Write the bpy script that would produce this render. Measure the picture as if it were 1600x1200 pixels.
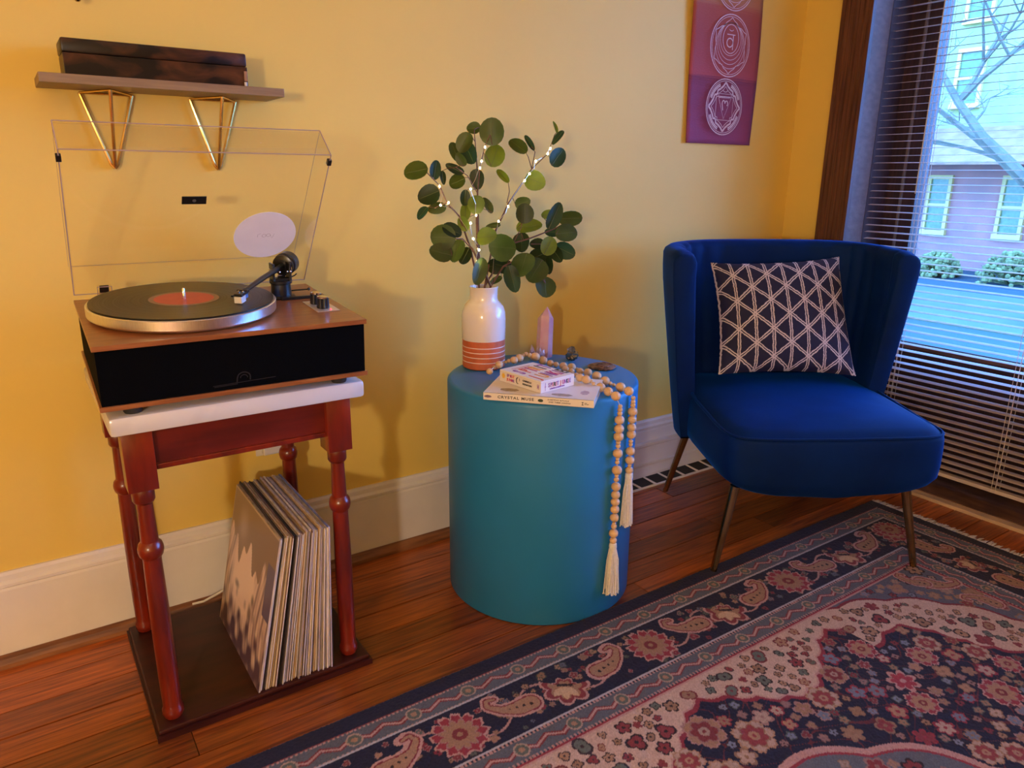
import bpy, bmesh, math, random
import numpy as np
from mathutils import Vector, Matrix
for o in list(bpy.data.objects): bpy.data.objects.remove(o)
C = bpy.context.scene.collection
S = bpy.context.scene
R = math.radians
# ---------------------------------------------------------------- camera
cam_d = bpy.data.cameras.new('camera'); cam = bpy.data.objects.new('camera', cam_d); C.objects.link(cam)
yaw, pitch, roll, FPX = 0.597622639, 0.278739812, -0.00954877457, 1148.32294
fw = Vector((math.sin(yaw)*math.cos(pitch), math.cos(yaw)*math.cos(pitch), -math.sin(pitch)))
rt = Vector((math.cos(yaw), -math.sin(yaw), 0)); dn = fw.cross(rt)
rt2 = rt*math.cos(roll) + dn*math.sin(roll); dn2 = -rt*math.sin(roll) + dn*math.cos(roll)
cam.matrix_world = Matrix(((rt2.x, -dn2.x, -fw.x, 0), (rt2.y, -dn2.y, -fw.y, 0), (rt2.z, -dn2.z, -fw.z, 1.0), (0, 0, 0, 1)))
cam_d.sensor_width = 36; cam_d.lens = FPX/1600*36; cam_d.clip_start = .02
S.camera = cam
# ---------------------------------------------------------------- world, lamps, exposure
w = bpy.data.worlds.new('world'); S.world = w; w.use_nodes = True
nt = w.node_tree; bg = nt.nodes['Background']
tc = nt.nodes.new('ShaderNodeTexCoord'); sx = nt.nodes.new('ShaderNodeSeparateXYZ'); rp = nt.nodes.new('ShaderNodeValToRGB')
nt.links.new(tc.outputs['Generated'], sx.inputs[0]); nt.links.new(sx.outputs['Z'], rp.inputs[0]); nt.links.new(rp.outputs[0], bg.inputs[0])
rp.color_ramp.elements[0].color = (.13, .36, 1, 1); rp.color_ramp.elements[1].color = (.095, .31, 1, 1)
bg.inputs['Strength'].default_value = 23.0
def lamp(name, loc, col, power, size, kind='POINT', rot=None):
    d = bpy.data.lights.new(name, kind); d.color = col; d.energy = power
    if kind == 'AREA': d.shape = 'DISK'; d.size = size
    else: d.shadow_soft_size = size
    o = bpy.data.objects.new(name, d); o.location = loc
    if rot: o.rotation_euler = rot
    C.objects.link(o); return o
lamp('table_lamp_light', (-1.3, -1.1, 1.04), (1, .83, .68), 102, .06)
lamp('ceiling_fill_light', (.2, -.6, 2.42), (1, .82, .66), 3, .45, 'AREA')  # unseen soft overhead light, added as fill
S.view_settings.view_transform = 'Standard'; S.view_settings.look = 'None'
S.view_settings.exposure = 0; S.view_settings.gamma = 1; S.view_settings.use_curve_mapping = False
# ---------------------------------------------------------------- helpers
def props(o, label=None, cat=None, group=None, kind=None):
    for k, v in (('label', label), ('category', cat), ('group', group), ('kind', kind)):
        if v: o[k] = v
    return o
def wmat(o):
    m = Matrix.LocRotScale(o.location, o.rotation_euler, o.scale)
    return (wmat(o.parent) @ o.matrix_parent_inverse @ m) if o.parent else m
def attach(o, parent):
    if parent is not None:
        o.parent = parent; o.matrix_parent_inverse = wmat(parent).inverted()
def thing(name, label, cat, loc, group=None):
    o = bpy.data.objects.new(name, None); C.objects.link(o); o.location = loc; o.empty_display_size = .05
    return props(o, label, cat, group)
class MB:
    """collects vertices and faces in world coordinates (or in a frame given by xf)"""
    def __init__(s, xf=None): s.v = []; s.f = []; s.xf = xf
    def add(s, vs, fs):
        n = len(s.v); s.v += [tuple(p) for p in vs]; s.f += [tuple(i+n for i in f) for f in fs]; return s
    def box(s, x0, x1, y0, y1, z0, z1, b=0):
        if b <= 0:
            vs = [(x, y, z) for z in (z0, z1) for y in (y0, y1) for x in (x0, x1)]
            return s.add(vs, [(0, 2, 3, 1), (4, 5, 7, 6), (0, 1, 5, 4), (2, 6, 7, 3), (0, 4, 6, 2), (1, 3, 7, 5)])
        bm = bmesh.new(); bmesh.ops.create_cube(bm, size=1)
        for p in bm.verts: p.co = Vector(((x0+x1)/2+p.co.x*(x1-x0), (y0+y1)/2+p.co.y*(y1-y0), (z0+z1)/2+p.co.z*(z1-z0)))
        bmesh.ops.bevel(bm, geom=bm.edges[:], offset=b, segments=2, affect='EDGES', profile=.5)
        bm.verts.index_update(); s.add([p.co[:] for p in bm.verts], [[q.index for q in f.verts] for f in bm.faces]); bm.free(); return s
    def lathe(s, prof, cx, cy, n=24, z0=0, M=None):
        """prof = [(r, z)...]; M optional matrix replacing the centre"""
        vs = []
        for r, z in prof:
            for k in range(n):
                a = 2*math.pi*k/n; p = Vector((r*math.cos(a), r*math.sin(a), z))
                p = (M @ p) if M else p + Vector((cx, cy, z0)); vs.append(p)
        fs = []
        for j in range(len(prof)-1):
            for k in range(n):
                k2 = (k+1) % n; fs.append((j*n+k, j*n+k2, (j+1)*n+k2, (j+1)*n+k))
        fs.append(tuple(range(n))[::-1]); fs.append(tuple(range((len(prof)-1)*n, len(prof)*n)))
        return s.add(vs, fs)
    def tube(s, pts, r, n=8, cap=True):
        pts = [Vector(p) for p in pts]; rr = r if isinstance(r, (list, tuple)) else [r]*len(pts); vs = []
        up = None
        for i, p in enumerate(pts):
            d = (pts[min(i+1, len(pts)-1)] - pts[max(i-1, 0)]).normalized()
            if up is None: up = d.orthogonal().normalized()
            up = (up - d*up.dot(d)).normalized(); q = d.cross(up)
            for k in range(n):
                a = 2*math.pi*k/n; vs.append(p + (up*math.cos(a) + q*math.sin(a))*rr[i])
        fs = [(j*n+k, j*n+(k+1) % n, (j+1)*n+(k+1) % n, (j+1)*n+k) for j in range(len(pts)-1) for k in range(n)]
        if cap: fs += [tuple(range(n))[::-1], tuple(range((len(pts)-1)*n, len(pts)*n))]
        return s.add(vs, fs)
    def prism(s, poly, axis, a0, a1):
        """poly extruded along axis: 'x' poly in (y,z); 'y' poly in (x,z); 'z' poly in (x,y)"""
        n = len(poly)
        def P(p, a): return (a, p[0], p[1]) if axis == 'x' else (p[0], a, p[1]) if axis == 'y' else (p[0], p[1], a)
        return s.add([P(p, a0) for p in poly]+[P(p, a1) for p in poly],
                     [tuple(range(n))[::-1], tuple(range(n, 2*n))] + [(i, (i+1) % n, n+(i+1) % n, n+i) for i in range(n)])
    def ball(s, c, r, n=12, m=8, sc=(1, 1, 1)):
        prof = [(max(1e-5, math.sin(math.pi*j/m)), -math.cos(math.pi*j/m)) for j in range(m+1)]
        vs = [(c[0]+p*math.cos(2*math.pi*k/n)*r*sc[0], c[1]+p*math.sin(2*math.pi*k/n)*r*sc[1], c[2]+z*r*sc[2]) for p, z in prof for k in range(n)]
        return s.add(vs, [(j*n+k, j*n+(k+1) % n, (j+1)*n+(k+1) % n, (j+1)*n+k) for j in range(m) for k in range(n)])
    def build(s, name, mat, parent=None, smooth=False, label=None, cat=None, group=None, kind=None, sharp=None):
        vs = [Vector(p) for p in s.v]
        if s.xf is not None: vs = [s.xf @ p for p in vs]
        lo = [min(p[i] for p in vs) for i in range(3)]; hi = [max(p[i] for p in vs) for i in range(3)]
        org = Vector(((lo[0]+hi[0])/2, (lo[1]+hi[1])/2, lo[2]))
        me = bpy.data.meshes.new(name); me.from_pydata([p-org for p in vs], [], s.f)
        me.materials.append(mat)
        bm = bmesh.new(); bm.from_mesh(me); bmesh.ops.recalc_face_normals(bm, faces=bm.faces[:]); bm.to_mesh(me); bm.free()
        if smooth:
            me.polygons.foreach_set('use_smooth', [True]*len(me.polygons))
            me.set_sharp_from_angle(angle=R(sharp or 40))
        o = bpy.data.objects.new(name, me); C.objects.link(o); o.location = org
        attach(o, parent); return props(o, label, cat, group, kind)
def grid_obj(name, P, mat, col=None, parent=None, smooth=True, **kw):
    """P: (rows, cols, 3) array of world points -> grid mesh, optional per-vertex colour"""
    P = np.asarray(P, dtype=float); h, w_ = P.shape[:2]; V = P.reshape(-1, 3); org = np.array([V[:, 0].mean(), V[:, 1].mean(), V[:, 2].min()])
    idx = np.arange(h*w_).reshape(h, w_); F = np.stack([idx[:-1, :-1], idx[:-1, 1:], idx[1:, 1:], idx[1:, :-1]], -1).reshape(-1, 4)
    me = bpy.data.meshes.new(name); me.vertices.add(len(V)); me.vertices.foreach_set('co', (V-org).ravel())
    me.loops.add(F.size); me.loops.foreach_set('vertex_index', F.ravel().astype(np.int32))
    me.polygons.add(len(F)); me.polygons.foreach_set('loop_start', np.arange(0, F.size, 4, dtype=np.int32))
    me.polygons.foreach_set('loop_total', np.full(len(F), 4, dtype=np.int32)); me.update(calc_edges=True)
    me.polygons.foreach_set('use_smooth', np.full(len(F), smooth))
    if col is not None:
        a = me.color_attributes.new('Col', 'FLOAT_COLOR', 'POINT'); cc = np.ones((len(V), 4)); cc[:, :3] = np.asarray(col).reshape(-1, 3); a.data.foreach_set('color', cc.ravel())
    uv = me.uv_layers.new(name='UVMap'); U = np.stack(np.meshgrid(np.linspace(0, 1, w_), np.linspace(0, 1, h)), -1).reshape(-1, 2)
    uv.data.foreach_set('uv', U[F.ravel()].ravel())
    me.materials.append(mat); o = bpy.data.objects.new(name, me); C.objects.link(o); o.location = org
    attach(o, parent); return props(o, **kw)
FR = lambda o, x, y, z: Matrix(((x[0], y[0], z[0], o[0]), (x[1], y[1], z[1], o[1]), (x[2], y[2], z[2], o[2]), (0, 0, 0, 1)))
def text(s, M, size, mat, parent, name='printed_title', sx=1, depth=.0004, label=None, align='LEFT', space=1):
    c = bpy.data.curves.new(name, 'FONT'); c.body = s; c.size = size; c.extrude = depth; c.offset = size*.018; c.align_x = align; c.resolution_u = 2; c.space_character = space
    t = bpy.data.objects.new(name, c); C.objects.link(t); dg = bpy.context.evaluated_depsgraph_get()
    me = bpy.data.meshes.new_from_object(t.evaluated_get(dg)); bpy.data.objects.remove(t)
    mb = MB(M @ Matrix.Diagonal((sx, 1, 1, 1))); mb.v = [v.co[:] for v in me.vertices]; mb.f = [tuple(p.vertices) for p in me.polygons]
    return mb.build(name, mat, parent, label=label)
# ---- materials
def mat(name, col, rough=.5, metal=0, noise=0, scale=20, stretch=(1, 1, 1), bump=0, col2=None, bscale=None, spec=.5, coat=0, sheen=0, sheen_col=None, rnd=0, detail=4, lo=.35, hi=.65, coords='Object', trans=0, wave=False):
    m = bpy.data.materials.new(name); m.use_nodes = True; t = m.node_tree; b = t.nodes['Principled BSDF']
    b.inputs['Roughness'].default_value = rough; b.inputs['Metallic'].default_value = metal; b.inputs['Specular IOR Level'].default_value = spec
    b.inputs['Coat Weight'].default_value = coat; b.inputs['Coat Roughness'].default_value = .15
    b.inputs['Base Color'].default_value = (*col, 1)
    if sheen: b.inputs['Sheen Weight'].default_value = sheen; b.inputs['Sheen Roughness'].default_value = .35; b.inputs['Sheen Tint'].default_value = (*(sheen_col or col), 1)
    tc = t.nodes.new('ShaderNodeTexCoord'); mp = t.nodes.new('ShaderNodeMapping'); mp.inputs['Scale'].default_value = stretch
    t.links.new(tc.outputs[coords], mp.inputs[0])
    src = mp.outputs[0]
    if rnd:
        oi = t.nodes.new('ShaderNodeObjectInfo'); ad = t.nodes.new('ShaderNodeVectorMath'); ad.operation = 'MULTIPLY_ADD'
        cb = t.nodes.new('ShaderNodeCombineXYZ')
        for i in range(3): t.links.new(oi.outputs['Random'], cb.inputs[i])
        t.links.new(cb.outputs[0], ad.inputs[0]); ad.inputs[1].default_value = (37, 53, 71); t.links.new(src, ad.inputs[2]); src = ad.outputs[0]
    n = t.nodes.new('ShaderNodeTexNoise'); n.inputs['Scale'].default_value = scale; n.inputs['Detail'].default_value = detail
    t.links.new(src, n.inputs['Vector'])
    if wave: n.inputs['Distortion'].default_value = .6
    if noise or col2:
        c2 = col2 or tuple(min(1, c*(1-noise)) for c in col)
        r = t.nodes.new('ShaderNodeValToRGB'); r.color_ramp.elements[0].position = lo; r.color_ramp.elements[1].position = hi
        r.color_ramp.elements[0].color = (*c2, 1); r.color_ramp.elements[1].color = (*col, 1); t.links.new(n.outputs['Fac'], r.inputs[0]); out = r.outputs[0]
        if rnd:
            hs = t.nodes.new('ShaderNodeHueSaturation'); ml = t.nodes.new('ShaderNodeMapRange'); ml.inputs['To Min'].default_value = 1-rnd; ml.inputs['To Max'].default_value = 1+rnd*.7
            t.links.new(oi.outputs['Random'], ml.inputs['Value']); t.links.new(ml.outputs[0], hs.inputs['Value']); t.links.new(out, hs.inputs['Color']); out = hs.outputs[0]
        t.links.new(out, b.inputs['Base Color'])
    if bump:
        n2 = t.nodes.new('ShaderNodeTexNoise'); n2.inputs['Scale'].default_value = bscale or scale; n2.inputs['Detail'].default_value = 5; t.links.new(src, n2.inputs['Vector'])
        bp = t.nodes.new('ShaderNodeBump'); bp.inputs['Strength'].default_value = bump; bp.inputs['Distance'].default_value = .003; t.links.new(n2.outputs['Fac'], bp.inputs['Height']); t.links.new(bp.outputs[0], b.inputs['Normal'])
    if trans: b.inputs['Transmission Weight'].default_value = trans
    return m
def emis(name, col, st):
    m = bpy.data.materials.new(name); m.use_nodes = True; b = m.node_tree.nodes['Principled BSDF']
    b.inputs['Base Color'].default_value = (*col, 1); b.inputs['Emission Color'].default_value = (*col, 1); b.inputs['Emission Strength'].default_value = st; return m
def clear(name, tint, refl=.04, rough=.02, mixmax=.35):
    m = bpy.data.materials.new(name); m.use_nodes = True; t = m.node_tree; t.nodes.clear()
    o = t.nodes.new('ShaderNodeOutputMaterial'); tr = t.nodes.new('ShaderNodeBsdfTransparent'); tr.inputs[0].default_value = (*tint, 1)
    g = t.nodes.new('ShaderNodeBsdfGlossy'); g.inputs['Roughness'].default_value = rough
    lw = t.nodes.new('ShaderNodeFresnel'); lw.inputs['IOR'].default_value = 1.35; mr = t.nodes.new('ShaderNodeMapRange'); mr.inputs['To Min'].default_value = 0; mr.inputs['To Max'].default_value = mixmax
    x = t.nodes.new('ShaderNodeMixShader'); t.links.new(lw.outputs[0], mr.inputs[0]); t.links.new(mr.outputs[0], x.inputs[0]); t.links.new(tr.outputs[0], x.inputs[1]); t.links.new(g.outputs[0], x.inputs[2]); t.links.new(x.outputs[0], o.inputs[0]); return m
def vcol(name, rough=.9, bump=0, scale=400, sheen=0, spec=.3):
    m = mat(name, (.5, .5, .5), rough, bump=bump, bscale=scale, spec=spec, sheen=sheen, sheen_col=(.6, .5, .5)); t = m.node_tree
    a = t.nodes.new('ShaderNodeVertexColor'); a.layer_name = 'Col'; t.links.new(a.outputs[0], t.nodes['Principled BSDF'].inputs['Base Color']); return m
K = {}
K['wall'] = mat('yellow_wall_paint', (.82, .575, .125), .55, noise=.07, scale=2.2, bump=.12, bscale=25, spec=.3, lo=.3, hi=.7)
K['white'] = mat('white_trim_paint', (.78, .72, .66), .4, noise=.08, scale=8, bump=.1, bscale=30)
K['ceil'] = mat('ceiling_paint', (.8, .74, .62), .8, noise=.03)
K['plank'] = mat('orange_pine_boards', (.50, .118, .016), .3, col2=(.14, .026, .006), scale=9, stretch=(.8, 14, 14), bump=.12, bscale=16, rnd=.5, coat=.25, wave=True, lo=.28, hi=.7)
K['subfloor'] = mat('dark_floor_gap', (.008, .004, .003), .9, noise=.3)
K['shoe'] = mat('brown_shoe_moulding', (.30, .12, .045), .4, col2=(.14, .05, .02), scale=8, stretch=(1, 10, 10))
K['casing'] = mat('dark_window_casing', (.15, .055, .03), .42, col2=(.07, .022, .014), scale=10, stretch=(14, 14, .6), bump=.35, bscale=22)
K['frame'] = mat('dark_window_frame', (.055, .022, .022), .5, col2=(.03, .012, .014), scale=10, stretch=(14, 14, .6), bump=.2)
K['jamb'] = mat('painted_window_jamb', (.18, .13, .12), .6, noise=.25, scale=30, stretch=(1, 1, 2), bump=.3, bscale=60)
K['sill'] = mat('worn_dark_sill', (.16, .075, .045), .5, col2=(.075, .032, .02), scale=12, stretch=(3, 1, 3), bump=.2)
K['palewood'] = mat('pale_threshold_wood', (.62, .42, .26), .5, noise=.25, scale=14, stretch=(2, 1, 2))
K['slat'] = mat('cream_blind_slat', (.62, .50, .44), .45, noise=.06, scale=40)
K['cord'] = mat('blind_cord', (.75, .66, .58), .8, noise=.1)
K['teal'] = mat('teal_drum_paint', (.022, .205, .46), .42, noise=.10, scale=5, bump=.05, bscale=200, spec=.45)
K['cherry'] = mat('cherry_stained_wood', (.215, .016, .004), .28, col2=(.10, .008, .004), scale=6, stretch=(6, 6, 1), coat=.3)
K['cherryx'] = mat('cherry_stained_apron', (.155, .012, .006), .3, col2=(.08, .006, .004), scale=5, stretch=(1, 8, 8), coat=.3)
K['cherrydark'] = mat('dark_cherry_base', (.050, .009, .006), .38, col2=(.028, .005, .004), scale=6, stretch=(1, 6, 6), spec=.3, coat=.05, bump=.05)
K['marble'] = mat('white_marble', (.66, .62, .58), .22, col2=(.48, .45, .43), scale=5, detail=8, wave=True, coat=.3, lo=.25, hi=.5)
K['walnut'] = mat('walnut_veneer', (.36, .125, .035), .3, col2=(.24, .075, .022), scale=10, stretch=(1, 16, 8), coat=.15, wave=True)
K['grille'] = mat('black_speaker_cloth', (.0012, .0012, .0015), .9, noise=.5, scale=900, bump=.3, bscale=1200, spec=.08)
K['black'] = mat('black_plastic', (.012, .012, .014), .28, noise=.2, scale=60)
K['blackm'] = mat('black_rubber', (.02, .018, .018), .7, noise=.2)
K['alu'] = mat('brushed_aluminium', (.86, .86, .90), .28, metal=1, noise=.12, scale=30, stretch=(40, 40, 1))
K['chrome'] = mat('chrome', (.82, .80, .78), .1, metal=1, noise=.05)
K['silver'] = mat('silver_plate', (.72, .66, .58), .35, metal=.6, noise=.06)
K['gold'] = mat('brass_rod', (.80, .52, .16), .25, metal=1, noise=.15, scale=40)
K['goldleg'] = mat('antique_brass_leg', (.42, .30, .15), .25, metal=1, noise=.2, scale=30)
K['orangelabel'] = mat('orange_record_label', (.62, .10, .04), .5, noise=.08, scale=50)
K['tanring'] = mat('tan_label_rim', (.30, .18, .08), .5, noise=.1)
K['shelf'] = mat('taupe_shelf_wood', (.30, .19, .09), .5, col2=(.24, .145, .07), scale=14, stretch=(1, 12, 12), bump=.1)
K['burnt'] = mat('burnt_wood', (.17, .055, .015), .36, col2=(.010, .005, .003), scale=11, stretch=(1, 2.2, 2.2), wave=True, lo=.50, hi=.86, bump=.1, spec=.3)
K['vasew'] = mat('white_glaze', (.82, .74, .70), .12, noise=.03, coat=.5)
K['terra'] = mat('terracotta', (.60, .13, .045), .55, noise=.15, scale=60, bump=.08)
K['rose'] = mat('rose_quartz', (.54, .25, .29), .18, col2=(.60, .36, .38), scale=25, detail=6, coat=.4)
K['rose'].node_tree.nodes['Principled BSDF'].inputs['Subsurface Weight'].default_value = .3
K['rose'].node_tree.nodes['Principled BSDF'].inputs['Subsurface Radius'].default_value = (.02, .01, .01)
K['lilac'] = mat('lilac_quartz', (.55, .42, .52), .2, noise=.2, scale=80)
K['pyrite'] = mat('pyrite', (.42, .36, .28), .22, metal=.9, noise=.6, scale=120)
K['agate'] = mat('carved_brown_wood', (.25, .13, .08), .5, col2=(.05, .022, .015), scale=90, detail=3, bump=.8, bscale=90, lo=.42, hi=.56)
K['bead'] = mat('natural_wood_bead', (.74, .48, .25), .5, col2=(.62, .36, .17), scale=60, stretch=(1, 1, 4), rnd=.08)
K['cotton'] = mat('cream_cotton', (.82, .74, .62), .85, noise=.12, scale=200)
K['paper'] = mat('matt_book_card', (.80, .72, .68), .5, noise=.03)
K['pages'] = mat('book_pages', (.72, .62, .50), .8, noise=.25, scale=300, stretch=(.01, .01, 1))
K['ink'] = mat('grey_ink', (.08, .07, .075), .6, noise=.1)
K['inkp'] = mat('purple_ink', (.30, .12, .42), .6, noise=.1)
K['inkr'] = mat('coral_ink', (.72, .14, .10), .6, noise=.1)
K['inko'] = mat('orange_ink', (.80, .36, .08), .6, noise=.1)
K['inkm'] = mat('magenta_ink', (.55, .06, .22), .6, noise=.1)
K['inky'] = mat('yellow_ink', (.85, .50, .04), .6, noise=.1)
K['greenink'] = mat('dark_green_ink', (.05, .08, .05), .6, noise=.3, scale=200)
K['stem'] = mat('brown_stem', (.14, .06, .03), .7, noise=.3, scale=80)
K['wire'] = mat('silver_wire', (.75, .66, .5), .3, metal=1, noise=.1)
K['bulb'] = emis('warm_led_bulb', (1, .74, .32), 120)
K['led'] = emis('red_led', (1, .03, .05), 6)
K['outlet'] = mat('outlet_plastic', (.75, .68, .58), .4, noise=.03)
K['velvet'] = mat('blue_velvet', (.0003, .018, .125), .72, noise=.35, scale=5, sheen=.7, sheen_col=(.0, .10, .55), bump=.06, bscale=240, spec=.12)
K['acryl'] = clear('clear_acrylic', (.994, .990, .985), mixmax=.14)
K['acryledge'] = mat('acrylic_edge', (.62, .44, .36), .15, noise=.1, trans=.3)
K['glass'] = clear('window_glass', (.97, .985, 1), mixmax=.8)
K['disc'] = mat('white_felt_disc', (.92, .86, .86), .7, noise=.04)
LEAFC = [((.014, .030, .006), (.005, .012, .003)), ((.052, .075, .010), (.022, .036, .006)), ((.13, .17, .014), (.055, .085, .009)), ((.018, .050, .020), (.008, .022, .011))]  # the pale pair has the fairy bulbs' light painted into the leaf colour
K['leaf'] = []
for i, (a, b_) in enumerate(LEAFC):
    m = mat(['dark', 'olive', 'pale', 'bluish'][i]+'_eucalyptus_leaf', a, .42, col2=b_, scale=22, rnd=.25, spec=.4); K['leaf'].append(m)
    n = m.node_tree; pb = n.nodes['Principled BSDF']; tl = n.nodes.new('ShaderNodeBsdfTranslucent'); tl.inputs[0].default_value = (a[0]*3, a[1]*3.2, a[2]*2, 1)
    mx = n.nodes.new('ShaderNodeMixShader'); mx.inputs[0].default_value = .28; n.links.new(pb.outputs[0], mx.inputs[1]); n.links.new(tl.outputs[0], mx.inputs[2]); n.links.new(mx.outputs[0], n.nodes['Material Output'].inputs[0])
K['vein'] = mat('pale_leaf_vein', (.11, .14, .03), .5, noise=.15)
SLV = {'cream': (.68, .54, .40), 'tan': (.55, .36, .18), 'lavender': (.52, .42, .46), 'dark': (.035, .025, .03), 'brown': (.22, .12, .08), 'grey': (.40, .32, .30), 'blue': (.16, .18, .36)}
for k, c in SLV.items(): K['slv_'+k] = mat(k+'_record_sleeve', c, .55, noise=.35, scale=60, stretch=(1, 1, .3), rnd=.2)
BEADS_TOP1=[[0.8709,1.3709,0.5649,0.0079],[0.9055,1.4064,0.5617,0.0047],[0.9187,1.405,0.5665,0.0095],[0.9493,1.4348,0.5608,0.0038],[0.9584,1.4358,0.5612,0.0042],[0.9689,1.4377,0.5623,0.0053],[0.9735,1.4222,0.5667,0.0097],[0.9949,1.4305,0.5675,0.0105],[1.0297,1.4648,0.5621,0.0051],[1.0408,1.4669,0.5632,0.0062],[1.043,1.4549,0.5631,0.0061],[1.0576,1.451,0.5579,0.0119],[1.0765,1.4439,0.5476,0.0116],[1.0811,1.4186,0.545,0.009],[1.0906,1.4073,0.5432,0.0072],[1.0905,1.3781,0.5459,0.0099],[1.0994,1.3564,0.5466,0.0106],[1.1128,1.3519,0.5406,0.0046],[1.0946,1.3182,0.545,0.009],[1.1013,1.2972,0.5463,0.0103],[1.0954,1.2578,0.5474,0.0114],[1.0861,1.2176,0.5469,0.0109],[1.0943,1.2087,0.5413,0.0053],[1.0946,1.1972,0.5406,0.0046],[1.0803,1.1587,0.5472,0.0112],[1.0752,1.1267,0.5467,0.0107]]
BEADS_HANG1=[[1.1054,1.143,0.5218,0.0054],[1.1054,1.143,0.5131,0.0058],[1.1054,1.143,0.5052,0.0063],[1.1054,1.143,0.4899,0.0113],[1.1054,1.143,0.4714,0.0101],[1.1054,1.143,0.4527,0.0105],[1.1054,1.143,0.4358,0.011],[1.1054,1.143,0.4187,0.0055],[1.1054,1.143,0.4111,0.0051],[1.1054,1.143,0.3952,0.011],[1.1054,1.143,0.3734,0.0107],[1.1054,1.143,0.3606,0.0051],[1.1054,1.143,0.3486,0.0094]]
BEADS_TOP2=[[1.0704,1.344,0.5483,0.0083],[1.069,1.3199,0.5482,0.0082],[1.0347,1.2589,0.5588,0.0053],[1.0151,1.2221,0.5635,0.01],[1.0171,1.203,0.5637,0.0102],[1.0297,1.2009,0.558,0.0045],[1.0218,1.1827,0.5582,0.0047],[1.0394,1.1793,0.5475,0.0115],[1.0353,1.1482,0.5466,0.0106],[1.0256,1.1133,0.5467,0.0107]]
BEADS_HANG2=[[1.0524,1.1273,0.5155,0.0053],[1.0524,1.1273,0.5074,0.0061],[1.0524,1.1273,0.4993,0.0061],[1.0524,1.1273,0.4843,0.011],[1.0524,1.1273,0.464,0.0111],[1.0524,1.1273,0.4457,0.0115],[1.0524,1.1273,0.4317,0.0058],[1.0524,1.1273,0.4234,0.0058],[1.0524,1.1273,0.4062,0.0112],[1.0524,1.1273,0.3929,0.0046],[1.0524,1.1273,0.3849,0.0054],[1.0524,1.1273,0.3661,0.0117],[1.0524,1.1273,0.3527,0.005],[1.0524,1.1273,0.3436,0.0063],[1.0524,1.1273,0.3264,0.0109],[1.0524,1.1273,0.3064,0.0105],[1.0524,1.1273,0.289,0.0105],[1.0524,1.1273,0.2705,0.0106],[1.0524,1.1273,0.2501,0.0106],[1.0524,1.1273,0.2352,0.0047],[1.0524,1.1273,0.2281,0.0068],[1.0524,1.1273,0.2107,0.0111],[1.0524,1.1273,0.1928,0.0086]]
STEMS=[[[0.9407,1.515,0.7373],[0.928,1.515,0.826],[0.9193,1.505,0.8906],[0.9233,1.505,0.9602],[0.926,1.5,1.0135],[0.9359,1.495,1.0585],[0.9465,1.49,1.0845]],[[0.9605,1.535,0.7333],[0.9441,1.535,0.8194],[0.9377,1.53,0.9596],[0.9335,1.525,1.0136],[0.9291,1.525,1.0665],[0.9261,1.525,1.0962]],[[0.9334,1.515,0.7379],[0.9016,1.505,0.8321],[0.8666,1.495,0.9059],[0.8303,1.485,0.9352],[0.8128,1.485,0.9722],[0.7737,1.48,1.0045]],[[0.9592,1.525,0.7347],[0.9901,1.535,0.8625],[1.0296,1.535,0.9308],[1.0705,1.535,0.9791],[1.0972,1.535,1.0116],[1.1385,1.525,1.0484],[1.1506,1.515,1.0925]],[[0.9628,1.515,0.7357],[1.0154,1.505,0.8351],[1.0693,1.495,0.848],[1.1348,1.485,0.8692],[1.1788,1.48,0.8891]],[[0.9515,1.505,0.7378],[0.9826,1.485,0.7854],[1.0285,1.465,0.8093],[1.0663,1.46,0.7747],[1.0907,1.46,0.7394]],[[0.9296,1.505,0.7394],[0.8965,1.485,0.8301],[0.8634,1.475,0.8556],[0.8177,1.465,0.8582]]]
TWIGS=[[3,[[1.0246,1.535,0.9308],[1.0318,1.535,0.959],[1.0281,1.535,0.9791]]],[4,[[1.0624,1.485,0.8346],[1.0988,1.485,0.8331],[1.117,1.485,0.8448]]],[0,[[0.9242,1.505,0.9526],[0.896,1.505,0.9944],[0.8648,1.505,1.0128]]],[3,[[1.0972,1.535,1.0116],[1.1066,1.535,1.0519],[1.0935,1.535,1.0635]]],[3,[[1.0972,1.535,1.0116],[1.0863,1.535,1.0395],[1.0785,1.535,1.0513]]],[4,[[1.0254,1.505,0.8387],[1.0452,1.505,0.8708],[1.055,1.505,0.8951]]],[2,[[0.8303,1.485,0.9352],[0.8128,1.485,0.9318],[0.7998,1.485,0.9246]]]]
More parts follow.
